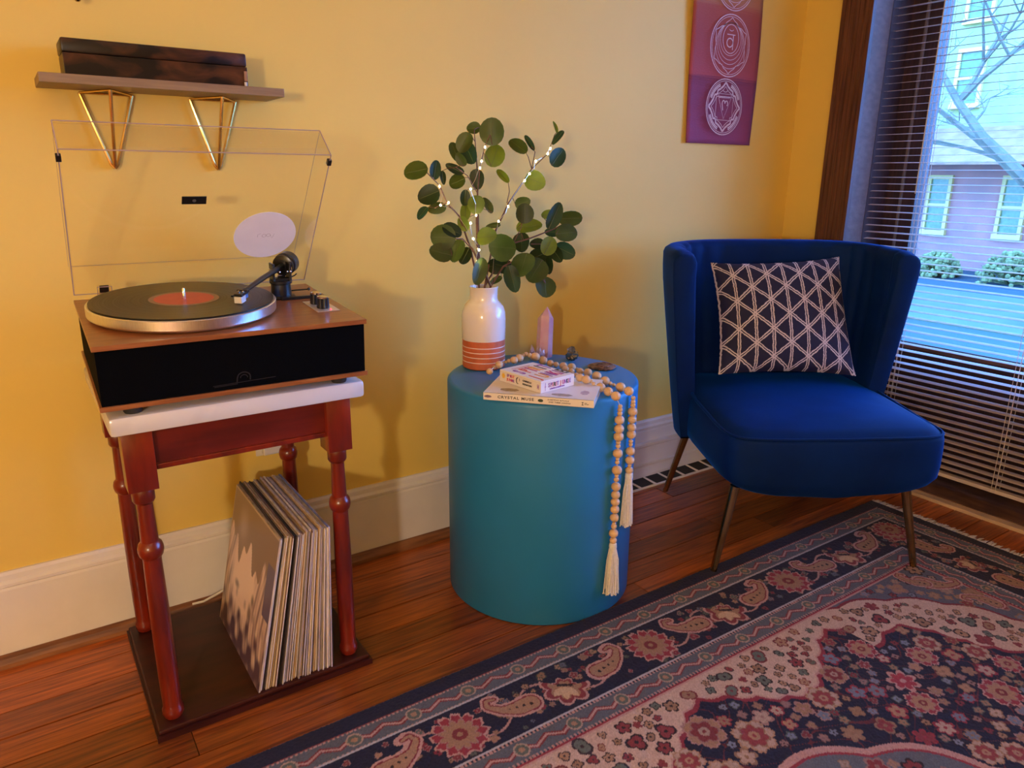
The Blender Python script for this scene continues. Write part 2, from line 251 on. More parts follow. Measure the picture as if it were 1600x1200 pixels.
LEAVES=[[2,[0.7435,1.465,1.0035],[-0.802,0.556,-0.218],[-0.566,-0.592,0.574],0.0266,0.0241,1,[0.7737,1.48,1.0045]],[2,[0.8066,1.4943,1.0066],[0.302,0.198,0.933],[-0.18,-0.949,0.259],0.0227,0.013,3,[0.7915,1.4823,0.9898]],[0,[0.8509,1.5401,0.9901],[-0.128,-0.444,-0.887],[-0.279,-0.842,0.462],0.0179,0.0073,0,[0.8648,1.505,1.0128]],[2,[0.7913,1.4983,0.9526],[-0.735,0.567,-0.372],[-0.658,-0.728,0.19],0.0261,0.0228,0,[0.816,1.485,0.9655]],[2,[0.773,1.4954,0.9143],[-0.542,0.336,-0.77],[-0.798,-0.494,0.346],0.0174,0.0113,3,[0.7998,1.485,0.9246]],[2,[0.8342,1.5406,0.9217],[-0.932,0.318,-0.175],[-0.327,-0.945,0.025],0.0222,0.0136,1,[0.8468,1.4895,0.9219]],[0,[0.8841,1.533,0.9808],[-0.747,0.53,-0.402],[-0.665,-0.588,0.461],0.0199,0.0197,1,[0.8986,1.505,0.9906]],[0,[0.8726,1.5226,1.0091],[-0.822,0.398,0.407],[-0.441,-0.897,-0.013],0.0233,0.0104,0,[0.8733,1.505,1.0078]],[1,[0.8832,1.5378,1.0468],[-0.232,0.381,0.895],[-0.192,-0.92,0.342],0.0244,0.0151,1,[0.9303,1.525,1.0521]],[1,[0.8997,1.5253,1.0675],[-0.407,0.255,-0.877],[-0.645,-0.76,0.078],0.0248,0.0187,1,[0.9288,1.525,1.0692]],[1,[0.906,1.5134,1.0432],[0.037,-0.642,-0.766],[-0.84,-0.436,0.324],0.0286,0.0201,3,[0.9307,1.525,1.0473]],[1,[0.932,1.5369,1.1006],[-0.744,0.667,-0.042],[-0.657,-0.718,0.23],0.0167,0.0142,1,[0.9261,1.525,1.0962]],[0,[0.9552,1.495,1.0924],[-0.015,0.024,1.0],[-0.611,-0.791,0.01],0.0311,0.0289,1,[0.9465,1.49,1.0845]],[0,[0.9702,1.505,1.0399],[0.453,0.075,0.888],[-0.52,-0.787,0.332],0.0278,0.0238,2,[0.9332,1.4964,1.0462]],[1,[0.9309,1.5209,0.9868],[0.067,-0.094,-0.993],[-0.593,-0.805,0.037],0.0238,0.0172,0,[0.9354,1.5273,0.9891]],[0,[0.8877,1.5033,0.9453],[-0.048,0.068,-0.997],[-0.321,-0.946,-0.049],0.0186,0.0123,0,[0.9165,1.505,0.964]],[0,[0.908,1.4878,0.9303],[-0.217,0.001,-0.976],[-0.487,-0.867,0.107],0.0219,0.0198,2,[0.9215,1.505,0.9286]],[0,[0.897,1.5171,0.9139],[0.274,0.271,0.923],[-0.493,-0.784,0.377],0.024,0.0127,2,[0.9204,1.505,0.9096]],[1,[0.9757,1.5448,0.9263],[-0.24,0.521,0.819],[-0.32,-0.839,0.44],0.0223,0.0103,1,[0.9394,1.5314,0.9214]],[2,[0.879,1.4972,0.8882],[-0.115,0.558,0.822],[-0.66,-0.661,0.356],0.0199,0.0131,2,[0.8761,1.4977,0.8858]],[6,[0.8069,1.465,0.8623],[-0.751,0.66,-0.016],[-0.659,-0.75,0.055],0.0292,0.0289,1,[0.8177,1.465,0.8582]],[6,[0.8255,1.455,0.8773],[0.837,-0.381,-0.393],[-0.154,-0.853,0.5],0.0237,0.0179,0,[0.8219,1.4659,0.858]],[6,[0.7992,1.46,0.8293],[-0.86,0.446,0.247],[-0.302,-0.836,0.458],0.0271,0.0228,1,[0.8177,1.465,0.8582]],[6,[0.8329,1.45,0.8323],[-0.399,0.1,-0.912],[-0.739,-0.623,0.255],0.027,0.0189,1,[0.8302,1.4677,0.8575]],[6,[0.8819,1.4957,0.8141],[-0.336,0.318,-0.887],[-0.706,-0.708,0.014],0.0218,0.0152,0,[0.8995,1.4868,0.8219]],[0,[0.9247,1.47,0.8594],[0.644,-0.74,0.194],[-0.692,-0.455,0.561],0.025,0.0241,2,[0.9225,1.5086,0.8671]],[5,[0.9577,1.455,0.8337],[-0.598,0.801,0.036],[-0.797,-0.59,-0.13],0.0347,0.0332,1,[0.9909,1.4814,0.7897]],[6,[0.8965,1.455,0.7819],[-0.451,-0.213,-0.867],[-0.113,-0.95,0.292],0.0342,0.0182,1,[0.9085,1.4923,0.7971]],[4,[0.974,1.5096,0.7833],[-0.872,0.489,-0.019],[-0.484,-0.867,-0.119],0.0208,0.0203,0,[0.9867,1.5105,0.7809]],[4,[0.9925,1.5341,0.745],[-0.671,0.55,-0.497],[-0.733,-0.594,0.332],0.0182,0.0086,1,[0.9867,1.5105,0.7809]],[4,[1.0529,1.5116,0.8371],[-0.082,-0.185,-0.979],[-0.788,-0.59,0.177],0.0245,0.0223,0,[1.0497,1.4986,0.8433]],[3,[1.0168,1.5427,0.9948],[-0.193,0.763,0.617],[-0.514,-0.614,0.599],0.0245,0.01,2,[1.0281,1.535,0.9791]],[3,[1.074,1.4877,0.9838],[0.587,-0.746,-0.314],[-0.772,-0.633,0.061],0.0268,0.024,2,[1.0754,1.535,0.985]],[3,[1.0362,1.5068,1.0633],[-0.351,0.768,0.536],[-0.52,-0.635,0.571],0.0278,0.0173,1,[1.0785,1.535,1.0513]],[3,[1.0956,1.5439,1.0737],[-0.155,0.625,0.765],[-0.527,-0.707,0.471],0.0239,0.0075,3,[1.0935,1.535,1.0635]],[3,[1.1369,1.495,1.1089],[0.082,0.58,0.81],[-0.157,-0.796,0.585],0.0182,0.0049,2,[1.1506,1.515,1.0925]],[3,[1.146,1.495,1.0857],[-0.676,0.057,-0.734],[-0.613,-0.597,0.517],0.023,0.0087,3,[1.1495,1.5159,1.0885]],[3,[1.1465,1.495,1.0402],[0.721,0.123,0.682],[-0.125,-0.945,0.303],0.029,0.0202,3,[1.1385,1.525,1.0484]],[3,[1.057,1.5144,0.9312],[0.61,-0.716,0.34],[-0.748,-0.662,-0.053],0.0204,0.0154,1,[1.0408,1.535,0.944]],[4,[1.0398,1.48,0.9087],[0.037,0.08,0.996],[-0.58,-0.81,0.087],0.0242,0.0221,0,[1.055,1.505,0.8951]],[4,[1.074,1.5096,0.8758],[0.849,-0.502,0.166],[-0.476,-0.589,0.653],0.0329,0.0214,2,[1.0505,1.505,0.8841]],[4,[1.1186,1.465,0.9017],[0.505,0.031,0.862],[-0.337,-0.913,0.23],0.0368,0.018,3,[1.1348,1.485,0.8692]],[4,[1.1143,1.4872,0.9048],[0.908,-0.296,0.295],[-0.376,-0.887,0.267],0.0171,0.011,2,[1.1288,1.4859,0.8673]],[4,[1.1746,1.475,0.8937],[-0.934,0.356,-0.025],[-0.353,-0.933,-0.068],0.0329,0.0191,1,[1.1788,1.48,0.8891]],[4,[1.1612,1.47,0.8589],[0.97,-0.228,0.078],[-0.241,-0.918,0.316],0.0306,0.023,1,[1.1548,1.4827,0.8782]],[4,[1.0986,1.46,0.831],[0.607,0.108,0.787],[-0.261,-0.909,0.326],0.0256,0.0206,2,[1.0988,1.485,0.8331]],[4,[1.1692,1.485,0.8129],[0.502,-0.782,-0.37],[-0.796,-0.585,0.158],0.0296,0.0214,3,[1.117,1.485,0.8448]],[5,[1.0088,1.44,0.7925],[-0.514,-0.273,-0.813],[-0.687,-0.437,0.581],0.0331,0.03,1,[1.016,1.4705,0.8028]],[5,[1.0576,1.455,0.7737],[-0.526,0.145,-0.838],[-0.25,-0.968,-0.01],0.0317,0.0313,1,[1.0629,1.4605,0.7778]],[4,[1.1511,1.5391,0.7784],[-0.014,-0.535,-0.845],[-0.426,-0.761,0.489],0.0326,0.017,0,[1.1104,1.485,0.8405]],[5,[0.9816,1.445,0.7594],[0.223,-0.132,-0.966],[-0.503,-0.864,0.002],0.0338,0.0195,3,[0.9798,1.4868,0.7811]],[5,[1.0872,1.455,0.7318],[-0.207,-0.482,-0.851],[-0.187,-0.835,0.518],0.029,0.0277,1,[1.0907,1.46,0.7394]],[4,[1.1236,1.5405,0.8275],[-0.879,0.475,0.036],[-0.42,-0.809,0.412],0.0211,0.015,0,[1.1137,1.485,0.8427]],[3,[0.9839,1.533,0.8783],[-0.938,0.318,-0.138],[-0.34,-0.922,0.187],0.0191,0.0067,1,[0.9937,1.535,0.8687]],[4,[1.1511,1.5167,0.8582],[-0.893,0.449,0.009],[-0.444,-0.885,0.139],0.0197,0.0123,3,[1.1428,1.4841,0.8728]],[0,[0.8761,1.5011,1.0295],[-0.522,0.269,0.809],[-0.666,-0.722,-0.19],0.017,0.0116,1,[0.8648,1.505,1.0128]],[5,[0.9856,1.4895,0.7847],[-0.902,0.341,0.265],[-0.401,-0.89,-0.218],0.0261,0.0181,0,[0.9826,1.485,0.7854]],[4,[1.1131,1.5251,0.7992],[-0.928,0.207,-0.309],[-0.369,-0.618,0.694],0.0248,0.0213,0,[1.0988,1.485,0.8331]],[4,[1.1499,1.495,0.8044],[0.156,-0.722,-0.674],[-0.846,-0.45,0.287],0.0251,0.016,0,[1.117,1.485,0.8448]]]
BULBS=[[0.9211,1.47,1.0568],[0.912,1.47,1.0262],[0.9075,1.47,1.0114],[0.883,1.47,0.9657],[0.8033,1.47,0.9718],[0.8054,1.47,0.9314],[0.8253,1.47,0.9366],[0.8971,1.47,0.9076],[0.8824,1.47,0.8905],[0.8899,1.47,0.8549],[0.9046,1.47,0.829],[0.9586,1.47,0.8926],[1.0315,1.47,0.9846],[1.045,1.47,1.0002],[1.0627,1.47,1.0286],[1.0974,1.47,1.0467],[0.9851,1.47,0.926],[0.8989,1.47,0.8018],[1.1047,1.47,1.0585]]
random.seed(7); rng = np.random.default_rng(5)
ST = dict(kind='structure')
# ---------------------------------------------------------------- room shell
YW, XW = 1.70, 2.34
XL, YF, ZC = -1.9, -2.3, 2.5
floor = MB().box(XL, 2.62, YF, YW+.02, -.06, -.016).build('floor', K['subfloor'], **ST)
MB().box(XL-.1, 2.62, YW, YW+.12, -.06, ZC+.1).build('wall_back', K['wall'], **ST)
MB().box(XL-.1, XL, YF, YW, -.06, ZC+.1).build('wall_left', K['wall'], **ST)
MB().box(XL-.1, 2.62, YF-.1, YF, -.06, ZC+.1).build('wall_front', K['wall'], **ST)
MB().box(XL-.1, 2.7, YF-.1, YW+.12, ZC, ZC+.12).build('ceiling', K['ceil'], **ST)
YJ, YJ2, ZT = 1.455, -.45, 2.12       # window opening
wr = MB(); wr.box(XW, 2.62, YJ+.012, YW, -.06, ZC); wr.box(XW, 2.62, YF, YJ2-.012, -.06, ZC); wr.box(XW, 2.62, YJ2-.012, YJ+.012, ZT, ZC)
wr.build('wall_right', K['wall'], **ST)
# planks, each a child of the floor
y = YW - .03; row = 0
while y > -.9:
    wd = .079; x = XL + random.uniform(0, .5) - .5; 
    while x < XW:
        L = random.uniform(1.1, 2.3); x0, x1 = max(x, XL), min(x+L, XW+.005)
        if x1 - x0 > .05 and not (x1 < -.25):
            dz = random.uniform(-.0012, .0004)
            b = MB(); b.prism([(y, -.016), (y, dz), (y-wd+.0034, dz), (y-wd+.0034, -.016)], 'x', x0+.0008, x1-.0008)
            b.build('plank', K['plank'], floor)
        x += L
    y -= wd; row += 1
MB().box(XL, XW, YF, y, -.016, -.001).build('floorboard_field', K['plank'], floor, kind='stuff')
MB().box(XL, -.26, y, YW-.03, -.016, -.001).build('floorboard_field', K['plank'], floor, kind='stuff')
# skirting on the back wall: board, moulded cap, brown shoe moulding
prof = [(YW, .022), (YW, .203), (YW-.006, .203), (YW-.010, .197), (YW-.011, .186), (YW-.017, .180), (YW-.017, .174), (YW-.011, .170), (YW-.013, .164), (YW-.013, .022)]
bb = MB().prism(prof, 'x', XL, XW).build('baseboard_back', K['white'], **ST)
MB().prism([(YW-.013, .022), (YW-.013, -.002), (YW-.034, -.002), (YW-.033, .008), (YW-.026, .018), (YW-.016, .023)], 'x', XL, 1.38).build('shoe_moulding', K['shoe'], bb)
bl = MB(); bl.box(XW-.014, XW, 1.553, YW-.013, 0, .2)
bl.build('baseboard_right', K['white'], **ST)
# window casing (fluted, dark), jamb, sill, frame, glass
cs = MB()
ys = np.linspace(1.449, 1.553, 14)
poly = [(XW, 1.449)]
for i, yy in enumerate(ys): poly += [(XW-.022+(.004 if i % 2 else 0), yy-.003), (XW-.022+(.004 if i % 2 else 0), yy+.003)]
poly.append((XW, 1.556)); cs.prism(poly, 'z', 0, 2.24)
tr1 = cs.build('trim_1', K['casing'], **ST)
MB().box(XW-.022, XW, YJ2-.11, YJ2-.004, 0, 2.24, .004).build('trim_2', K['casing'], **ST)
MB().box(XW-.024, XW, YJ2-.004, 1.449, ZT-.004, 2.24, .004).build('trim_3', K['casing'], **ST)
MB().box(XW-.003, 2.44, YJ, YJ+.012, .0, ZT).build('trim_4', K['jamb'], **ST)
MB().box(2.44, 2.62, YJ-.001, YJ+.012, .0, ZT).build('trim_8', K['frame'], **ST)
MB().box(XW-.003, 2.62, YJ2-.012, YJ2, .0, ZT).build('trim_5', K['jamb'], **ST)
MB().box(XW-.003, 2.62, YJ2-.012, YJ+.012, ZT-.012, ZT).build('trim_6', K['jamb'], **ST)
MB().box(XW+.028, 2.62, YJ2, YJ, -.06, .012).build('window_sill', K['sill'], **ST)
th_ = MB().box(XW-.004, XW+.030, YJ2, YJ, -.01, .010, .003).build('trim_7', K['palewood'], **ST)
win = MB(); 
win.box(2.56, 2.62, YJ2, YJ, .012, .435)                       # panel below the glass
win.box(2.555, 2.615, 1.352, YJ, .435, ZT-.012); win.box(2.555, 2.615, YJ2, YJ2+.08, .435, ZT-.012)
win.box(2.555, 2.615, YJ2+.08, 1.352, 2.04, ZT-.012)
wo = win.build('window_1', K['frame'], **ST)
MB().box(2.545, 2.556, 1.395, 1.403, .44, ZT-.012, .002).build('stop_bead', K['jamb'], wo)
MB().box(2.548, 2.562, YJ2+.01, YJ-.005, .425, .45, .003).build('window_stool', K['sill'], wo)
MB().box(2.586, 2.590, YJ2+.07, 1.36, .43, 2.05).build('glass_pane', K['glass'], wo)
# ---------------------------------------------------------------- blind
bx, by0, by1 = 2.452, YJ2+.02, YJ-.008
bl_ = thing('venetian_blind', 'cream horizontal slat blind hanging inside the dark window frame', 'blind', (bx, (by0+by1)/2, .06))
def slat_mb(z):
    m = MB(); n = 6; up = []; t = R(4.5)
    for k in range(n+1):
        u = (k/n-.5)*.0255; h = .0009*(1-(2*u/.0255)**2)
        up.append((u*math.cos(t) - h*math.sin(t), u*math.sin(t) + h*math.cos(t)))
    pl = [(bx+a, z+b) for a, b in up] + [(bx+a, z+b-.0005) for a, b in reversed(up)]
    return m.prism([(p[0], p[1]) for p in pl], 'y', by0, by1)
s0 = slat_mb(.0825).build('slat', K['slat'], bl_, smooth=True, sharp=60)
nsl = int((2.06-.0825)/.0224)
for i in range(1, nsl):
    c = s0.copy(); C.objects.link(c); c.location.z = s0.location.z + i*.0224 + random.uniform(-.0004, .0004); c.rotation_euler = (random.uniform(-.0006, .0006), random.uniform(-.03, .03), 0)
MB().box(bx-.012, bx+.012, by0, by1, .052, .064, .002).build('bottom_rail', K['slat'], bl_)
MB().box(bx-.018, bx+.018, by0, by1, 2.07, 2.105, .003).build('head_rail', K['slat'], bl_)
for yy in (1.275, .905, .53, .15):
    m = MB()
    for dx in (-.0145, .0145):
        for dy in (-.006, .006): m.tube([(bx+dx, yy+dy, .055), (bx+dx, yy+dy, 2.08)], .0008, 4)
    for i in range(nsl): m.tube([(bx-.0145, yy-.006, .080+i*.0224-.002), (bx+.0145, yy+.006, .083+i*.0224)], .0005, 3)
    m.build('ladder_cord', K['cord'], bl_)
MB().tube([(bx-.018, 1.29, .95), (bx-.018, 1.289, 2.08)], .0015, 5).build('lift_cord', K['cord'], bl_)
# ---------------------------------------------------------------- outside the window
K['lawn'] = mat('street_and_lawn', (0.018, 0.045, 0.045), .9, col2=(0.012, 0.030, 0.039), scale=.6)
K['asph'] = mat('pale_wet_road', (0.075, 0.105, 0.048), .6, noise=.2, scale=2)
K['brick'] = mat('pale_red_brick', (.44, .17, .12), .9, col2=(.30, .14, .11), scale=2)
K['siding'] = mat('pale_siding', (0.315, 0.315, 0.093), .8, noise=.2, scale=3)
K['trimout'] = mat('white_house_trim', (0.600, 0.390, 0.120), .7, noise=.05)
K['wdark'] = mat('house_window_glass', (0.150, 0.210, 0.075), .3, noise=.3)
K['roofm'] = mat('grey_shingle_roof', (0.330, 0.165, 0.090), .9, noise=.3, scale=6)
K['bark'] = mat('grey_tree_bark', (0.150, 0.128, 0.075), .9, noise=.3, scale=10)
K['bush'] = mat('bare_pale_bush', (0.240, 0.240, 0.075), .9, noise=.5, scale=10)
MB().box(2.64, 40, -20, 30, -.5, -.35).build('ground_outside', K['lawn'], **ST)
MB().box(7.3, 9.6, -20, 30, -.36, -.335).build('street', K['asph'], **ST)
hs = thing('house', 'two-storey house across the street seen through the blind, brick below and pale siding above', 'house', (12.6, 4.5, -.35))
hw = MB().box(12, 18, -3, 14, -.35, 1.30).build('brick_wall', K['brick'], hs)
MB().box(12.0, 18, -3, 14, 1.52, 2.12).box(12.0, 18, 5.42, 14, 2.12, 6.5).build('siding_wall', K['siding'], hs)
MB().prism([(11.2, 1.22), (12.05, 1.75), (12.05, 1.3), (11.2, 1.18)], 'y', -3.3, 14.3).build('porch_roof', K['roofm'], hs)
def hwin(yc, z0, z1, wd):
    f = MB(); x = 11.985
    for a, b in ((yc-wd/2-.05, yc-wd/2), (yc+wd/2, yc+wd/2+.05)): f.box(x-.04, x+.03, a, b, z0-.05, z1+.06)
    f.box(x-.04, x+.03, yc-wd/2, yc+wd/2, z1, z1+.06); f.box(x-.06, x+.03, yc-wd/2-.06, yc+wd/2+.06, z0-.07, z0); f.box(x-.035, x+.02, yc-wd/2, yc+wd/2, (z0+z1)/2-.02, (z0+z1)/2+.02)
    o = f.build('window', K['trimout'], hs); MB().box(x-.01, x+.02, yc-wd/2, yc+wd/2, z0, z1).build('pane', K['wdark'], o)
for yc in (1.2, 2.6, 3.4, 4.1, 4.93, 5.98, 7.2, 8.6): hwin(yc, .22, .98, .26)
for yc in (5.82, 6.6, 7.6): hwin(yc, 2.05, 2.75, .30)
for yc in (5.82, 6.6, 7.6): hwin(yc, 3.2, 3.95, .30)
def tree(loc, hgt, seed, label, rb=.16):
    t = thing('bare_tree', label, 'tree', loc); rr = random.Random(seed); m = MB(); tw = MB()
    def grow(p, d, L, r, lev):
        pts = [p]; rad = [r]; q = p.copy(); dd = d.copy()
        for i in range(4):
            dd = (dd + Vector((rr.uniform(-.18, .18), rr.uniform(-.18, .18), rr.uniform(-.05, .12)))).normalized(); q = q + dd*L/4; pts.append(q.copy()); rad.append(r*(1-.14*(i+1)))
        (m if lev < 2 else tw).tube(pts, rad, 6 if lev < 2 else 4)
        if lev >= 5: return
        for k in range(3 if lev else 6):
            b = pts[rr.randint(2, 4)]; a = rr.uniform(0, 6.28); nd = (dd*.7 + Vector((math.cos(a)*.8, math.sin(a)*.8, rr.uniform(-.25, .6)))).normalized()
            grow(b, nd, L*rr.uniform(.55, .8), r*.5, lev+1)
    grow(Vector(loc), Vector((0, .05, 1)), hgt, rb, 0)
    m.build('trunk', K['bark'], t); tw.build('twigs', K['bark'], t, kind='stuff'); return t
tree((8.2, 2.95, -.35), 2.3, 21, 'bare tree with spreading branches in front of the house outside the window', .12)
def bush(loc, r, seed, label):
    m = MB(); rr = random.Random(seed)
    for k in range(160):
        a, e = rr.uniform(0, 6.28), rr.uniform(0, 1.5); d = Vector((math.cos(a)*math.cos(e), math.sin(a)*math.cos(e), math.sin(e)))
        b = Vector(loc); m.tube([b, b+d*r*.5+Vector((0, 0, .03)), b+d*r], [.012, .008, .003], 3)
        for j in range(3):
            c_ = b+d*r*rr.uniform(.6, 1); m.ball(c_, rr.uniform(.02, .045), 5, 3)
    m.build('leafless_bush', K['bush'], label=label, cat='bush')
bush((10.9, 4.35, -.35), .42, 1, 'pale low bush against the brick house outside the window')
bush((10.9, 5.3, -.35), .34, 2, 'second low bush further along the brick house outside')
# ---------------------------------------------------------------- shelf, brackets, box
sh = thing('wall_shelf', 'taupe wooden wall shelf on two brass triangle brackets above the record player', 'shelf', (.297, 1.635, 1.146))
MB().box(.086, .509, 1.575, YW-.001, 1.1445, 1.1605, .001).build('board', K['shelf'], sh)
for (ax, cx_, bx_, vx) in ((.155, .245, .199, .199), (.351, .441, .397, .394)):
    A, Cc, B_, V_ = (ax, 1.692, 1.140), (cx_, 1.692, 1.140), (bx_, 1.618, 1.142), (vx, 1.692, 1.003)
    br = MB().tube([A, (ax+.001, 1.691, 1.136), (vx-.006, 1.692, 1.010), (vx, 1.692, 1.003)], .0034, 8); br.tube([Cc, (vx+.006, 1.692, 1.010), V_], .0034, 8)
    br = br.build('bracket', K['gold'], sh, smooth=True)
    MB().tube([B_, (bx_, 1.619, 1.137), (vx, 1.688, 1.006)], .0034, 8).build('strut', K['gold'], br, smooth=True)
    MB().tube([A, B_, Cc], .0022, 6).tube([A, Cc], .0022, 6).build('top_triangle', K['gold'], br, smooth=True)
wb = thing('wooden_box', 'long scorched dark wooden box with a seam lying on the wall shelf', 'box', (.287, 1.64, 1.161))
bo = MB().box(.129, .445, 1.598, 1.682, 1.1608, 1.1979, .0008); bo.build('body', K['burnt'], wb)
ld = MB().box(.128, .445, 1.5975, 1.683, 1.1982, 1.2225, .0035); ld.build('lid', K['burnt'], wb, smooth=True)
MB().box(.4375, .4425, 1.595, 1.599, 1.1625, 1.170, .0005).build('corner_plate', K['silver'], wb)
MB().box(.438, .444, 1.5965, 1.5985, 1.172, 1.19, .0005).build('end_patch', mat('bare_wood_patch', (.42, .2, .08), .5, noise=.2), wb, label='pale bare wood patch at the right end')
hk = MB().tube([(.171, 1.699, 1.312), (.171, 1.672, 1.310), (.171, 1.662, 1.318), (.171, 1.662, 1.33)], .004, 8).ball((.171, 1.664, 1.2985), .006)
hk.build('wall_hook', K['goldleg'], smooth=True, label='small bronze hook on the wall at the top edge above the shelf', cat='hook')
# ---------------------------------------------------------------- tapestry
def threads(name):
    m = mat(name, (.5, .1, .12), .8, bump=.35, bscale=60, stretch=(1, 1, 12)); t = m.node_tree; tc = t.nodes.new('ShaderNodeTexCoord'); s_ = t.nodes.new('ShaderNodeSeparateXYZ'); t.links.new(tc.outputs['Object'], s_.inputs[0])
    n = t.nodes.new('ShaderNodeTexNoise'); mp = t.nodes.new('ShaderNodeMapping'); mp.inputs['Scale'].default_value = (6, 1, 420); n.inputs['Scale'].default_value = 1; t.links.new(tc.outputs['Object'], mp.inputs[0]); t.links.new(mp.outputs[0], n.inputs['Vector'])
    ma = t.nodes.new('ShaderNodeMath'); ma.operation = 'MULTIPLY_ADD'; ma.inputs[1].default_value = .04; t.links.new(n.outputs['Fac'], ma.inputs[0]); t.links.new(s_.outputs['Z'], ma.inputs[2])
    r = t.nodes.new('ShaderNodeValToRGB'); mr = t.nodes.new('ShaderNodeMapRange'); mr.inputs['From Max'].default_value = .62; t.links.new(ma.outputs[0], mr.inputs[0]); t.links.new(mr.outputs[0], r.inputs[0])
    cr = r.color_ramp; pts = [(0, (.27, .050, .13)), (.30, (.24, .04, .09)), (.345, (.20, .03, .065)), (.355, (.38, .065, .075)), (.55, (.34, .06, .05)), (.66, (.36, .07, .04)), (.70, (.42, .15, .06)), (1, (.5, .25, .08))]
    while len(cr.elements) < len(pts): cr.elements.new(.5)
    for e, (p, c) in zip(cr.elements, pts): e.position = p; e.color = (*c, 1)
    t.links.new(r.outputs[0], t.nodes['Principled BSDF'].inputs['Base Color']); return m
tp = thing('wall_tapestry', 'long striped purple and red woven hanging with white circle emblems on the back wall', 'wall hanging', (1.945, 1.69, 1.10))
zz = np.linspace(1.098, 1.70, 40); xx = np.linspace(0, 1, 16)
G = np.zeros((40, 16, 3))
for i, z in enumerate(zz):
    for j, t in enumerate(xx): G[i, j] = (1.797 - (z-1.1)*.035 + t*(.305+(z-1.1)*.035), YW - .012 - .004*math.sin(z*9+t*2) + .003*math.sin(t*7), z)
cl = grid_obj('cloth', G, threads('woven_stripe'), None, tp)
sol = cl.modifiers.new('thickness', 'SOLIDIFY'); sol.thickness = .0015
K['print'] = mat('faded_white_print', (.74, .52, .54), .8, noise=.25, scale=200)
def stroke(mb, pts, wd, y):
    """flat ribbon in the xz plane"""
    n = len(pts)
    vs = []; 
    for i, p in enumerate(pts):
        a = pts[max(i-1, 0)]; b = pts[min(i+1, n-1)]; dx, dz = b[0]-a[0], b[1]-a[1]; L = math.hypot(dx, dz) or 1; nx, nz = -dz/L*wd/2, dx/L*wd/2
        vs += [(p[0]+nx, y, p[1]+nz), (p[0]-nx, y, p[1]-nz)]
    mb.add(vs, [(2*i, 2*i+1, 2*i+3, 2*i+2) for i in range(n-1)])
def circ(cx, cz, rx, rz, a0=0, a1=360, n=48): return [(cx+rx*math.cos(R(a0+(a1-a0)*k/n)), cz+rz*math.sin(R(a0+(a1-a0)*k/n))) for k in range(n+1)]
yt = YW - .0195
def emblem1(cx, cz, r):
    m = MB(); stroke(m, circ(cx, cz, r, r), .003, yt); stroke(m, circ(cx, cz, r*.93, r*.93), .0018, yt)
    for k in range(4):       # four lotus petals, each a pair of arcs meeting in a point
        a = 90*k
        for sgn in (1, -1):
            for s_, wd in ((1, .006), (.84, .002)):
                pts = [(.88, 0), (.76, 9), (.70, 22), (.71, 36), (.62, 45)]
                stroke(m, [(cx+r*s_*q*math.cos(R(a+sgn*w_)), cz+r*s_*q*math.sin(R(a+sgn*w_))) for q, w_ in pts], wd, yt)
    for k in range(4):
        for q in (.80, .86): stroke(m, circ(cx, cz, r*q, r*q, 45+90*k-24, 45+90*k+24, 12), .004, yt)
    s = r*.47; stroke(m, [(cx-s, cz-s), (cx+s, cz-s), (cx+s, cz+s), (cx-s, cz+s), (cx-s, cz-s)], .0018, yt)
    stroke(m, [(cx-s*.75, cz+s*.7), (cx+s*.75, cz+s*.7), (cx, cz-s*.9), (cx-s*.75, cz+s*.7)], .0018, yt)
    stroke(m, [(cx-s*.8, cz+s*.78), (cx+s*.7, cz+s*.78)], .003, yt)
    stroke(m, [(cx-s*.15, cz-s*.25)]+circ(cx-s*.12, cz+s*.28, s*.16, s*.22, 200, 0, 10)+circ(cx+s*.22, cz+s*.28, s*.17, s*.2, 180, -60, 10), .0035, yt)
    stroke(m, circ(cx, cz+r*.60, r*.12, r*.06, 180, 360, 10), .002, yt)
    m.build('emblem', K['print'], tp, label='circle emblem with four petals and a square')
def emblem2(cx, cz, r, nm):
    m = MB()
    for q, wd in ((1, .003), (.93, .0016)): stroke(m, circ(cx, cz, r*q, r*q), wd, yt)
    for k in range(6):
        a = 90+60*k
        for sgn in (1, -1):
            stroke(m, [(cx+r*q*math.cos(R(a+sgn*w_)), cz+r*q*math.sin(R(a+sgn*w_))) for q, w_ in ((.90, 0), (.82, 8), (.78, 20), (.72, 30))], .0022, yt)
    for k, q in enumerate((.74, .67, .60, .53)): stroke(m, circ(cx, cz+r*.06*k*1.2, r*q, r*q), .0015, yt)
    stroke(m, circ(cx, cz+r*.22, r*.40, r*.46), .0022, yt)
    stroke(m, [(cx-r*.2, cz+r*.36), (cx+r*.22, cz+r*.36)], .0025, yt); stroke(m, [(cx+r*.12, cz+r*.36), (cx+r*.12, cz-r*.12)], .0035, yt)
    stroke(m, circ(cx-r*.04, cz+r*.10, r*.15, r*.14), .0035, yt); stroke(m, circ(cx, cz+r*.53, r*.1, r*.05, 180, 360, 8), .0018, yt)
    m.build('emblem', K['print'], tp, label=nm)
emblem1(1.948, 1.209, .083); emblem2(1.953, 1.388, .089, 'circle emblem with nested rings and a letter-like sign'); emblem2(1.955, 1.575, .087, 'circle emblem at the cut-off top')
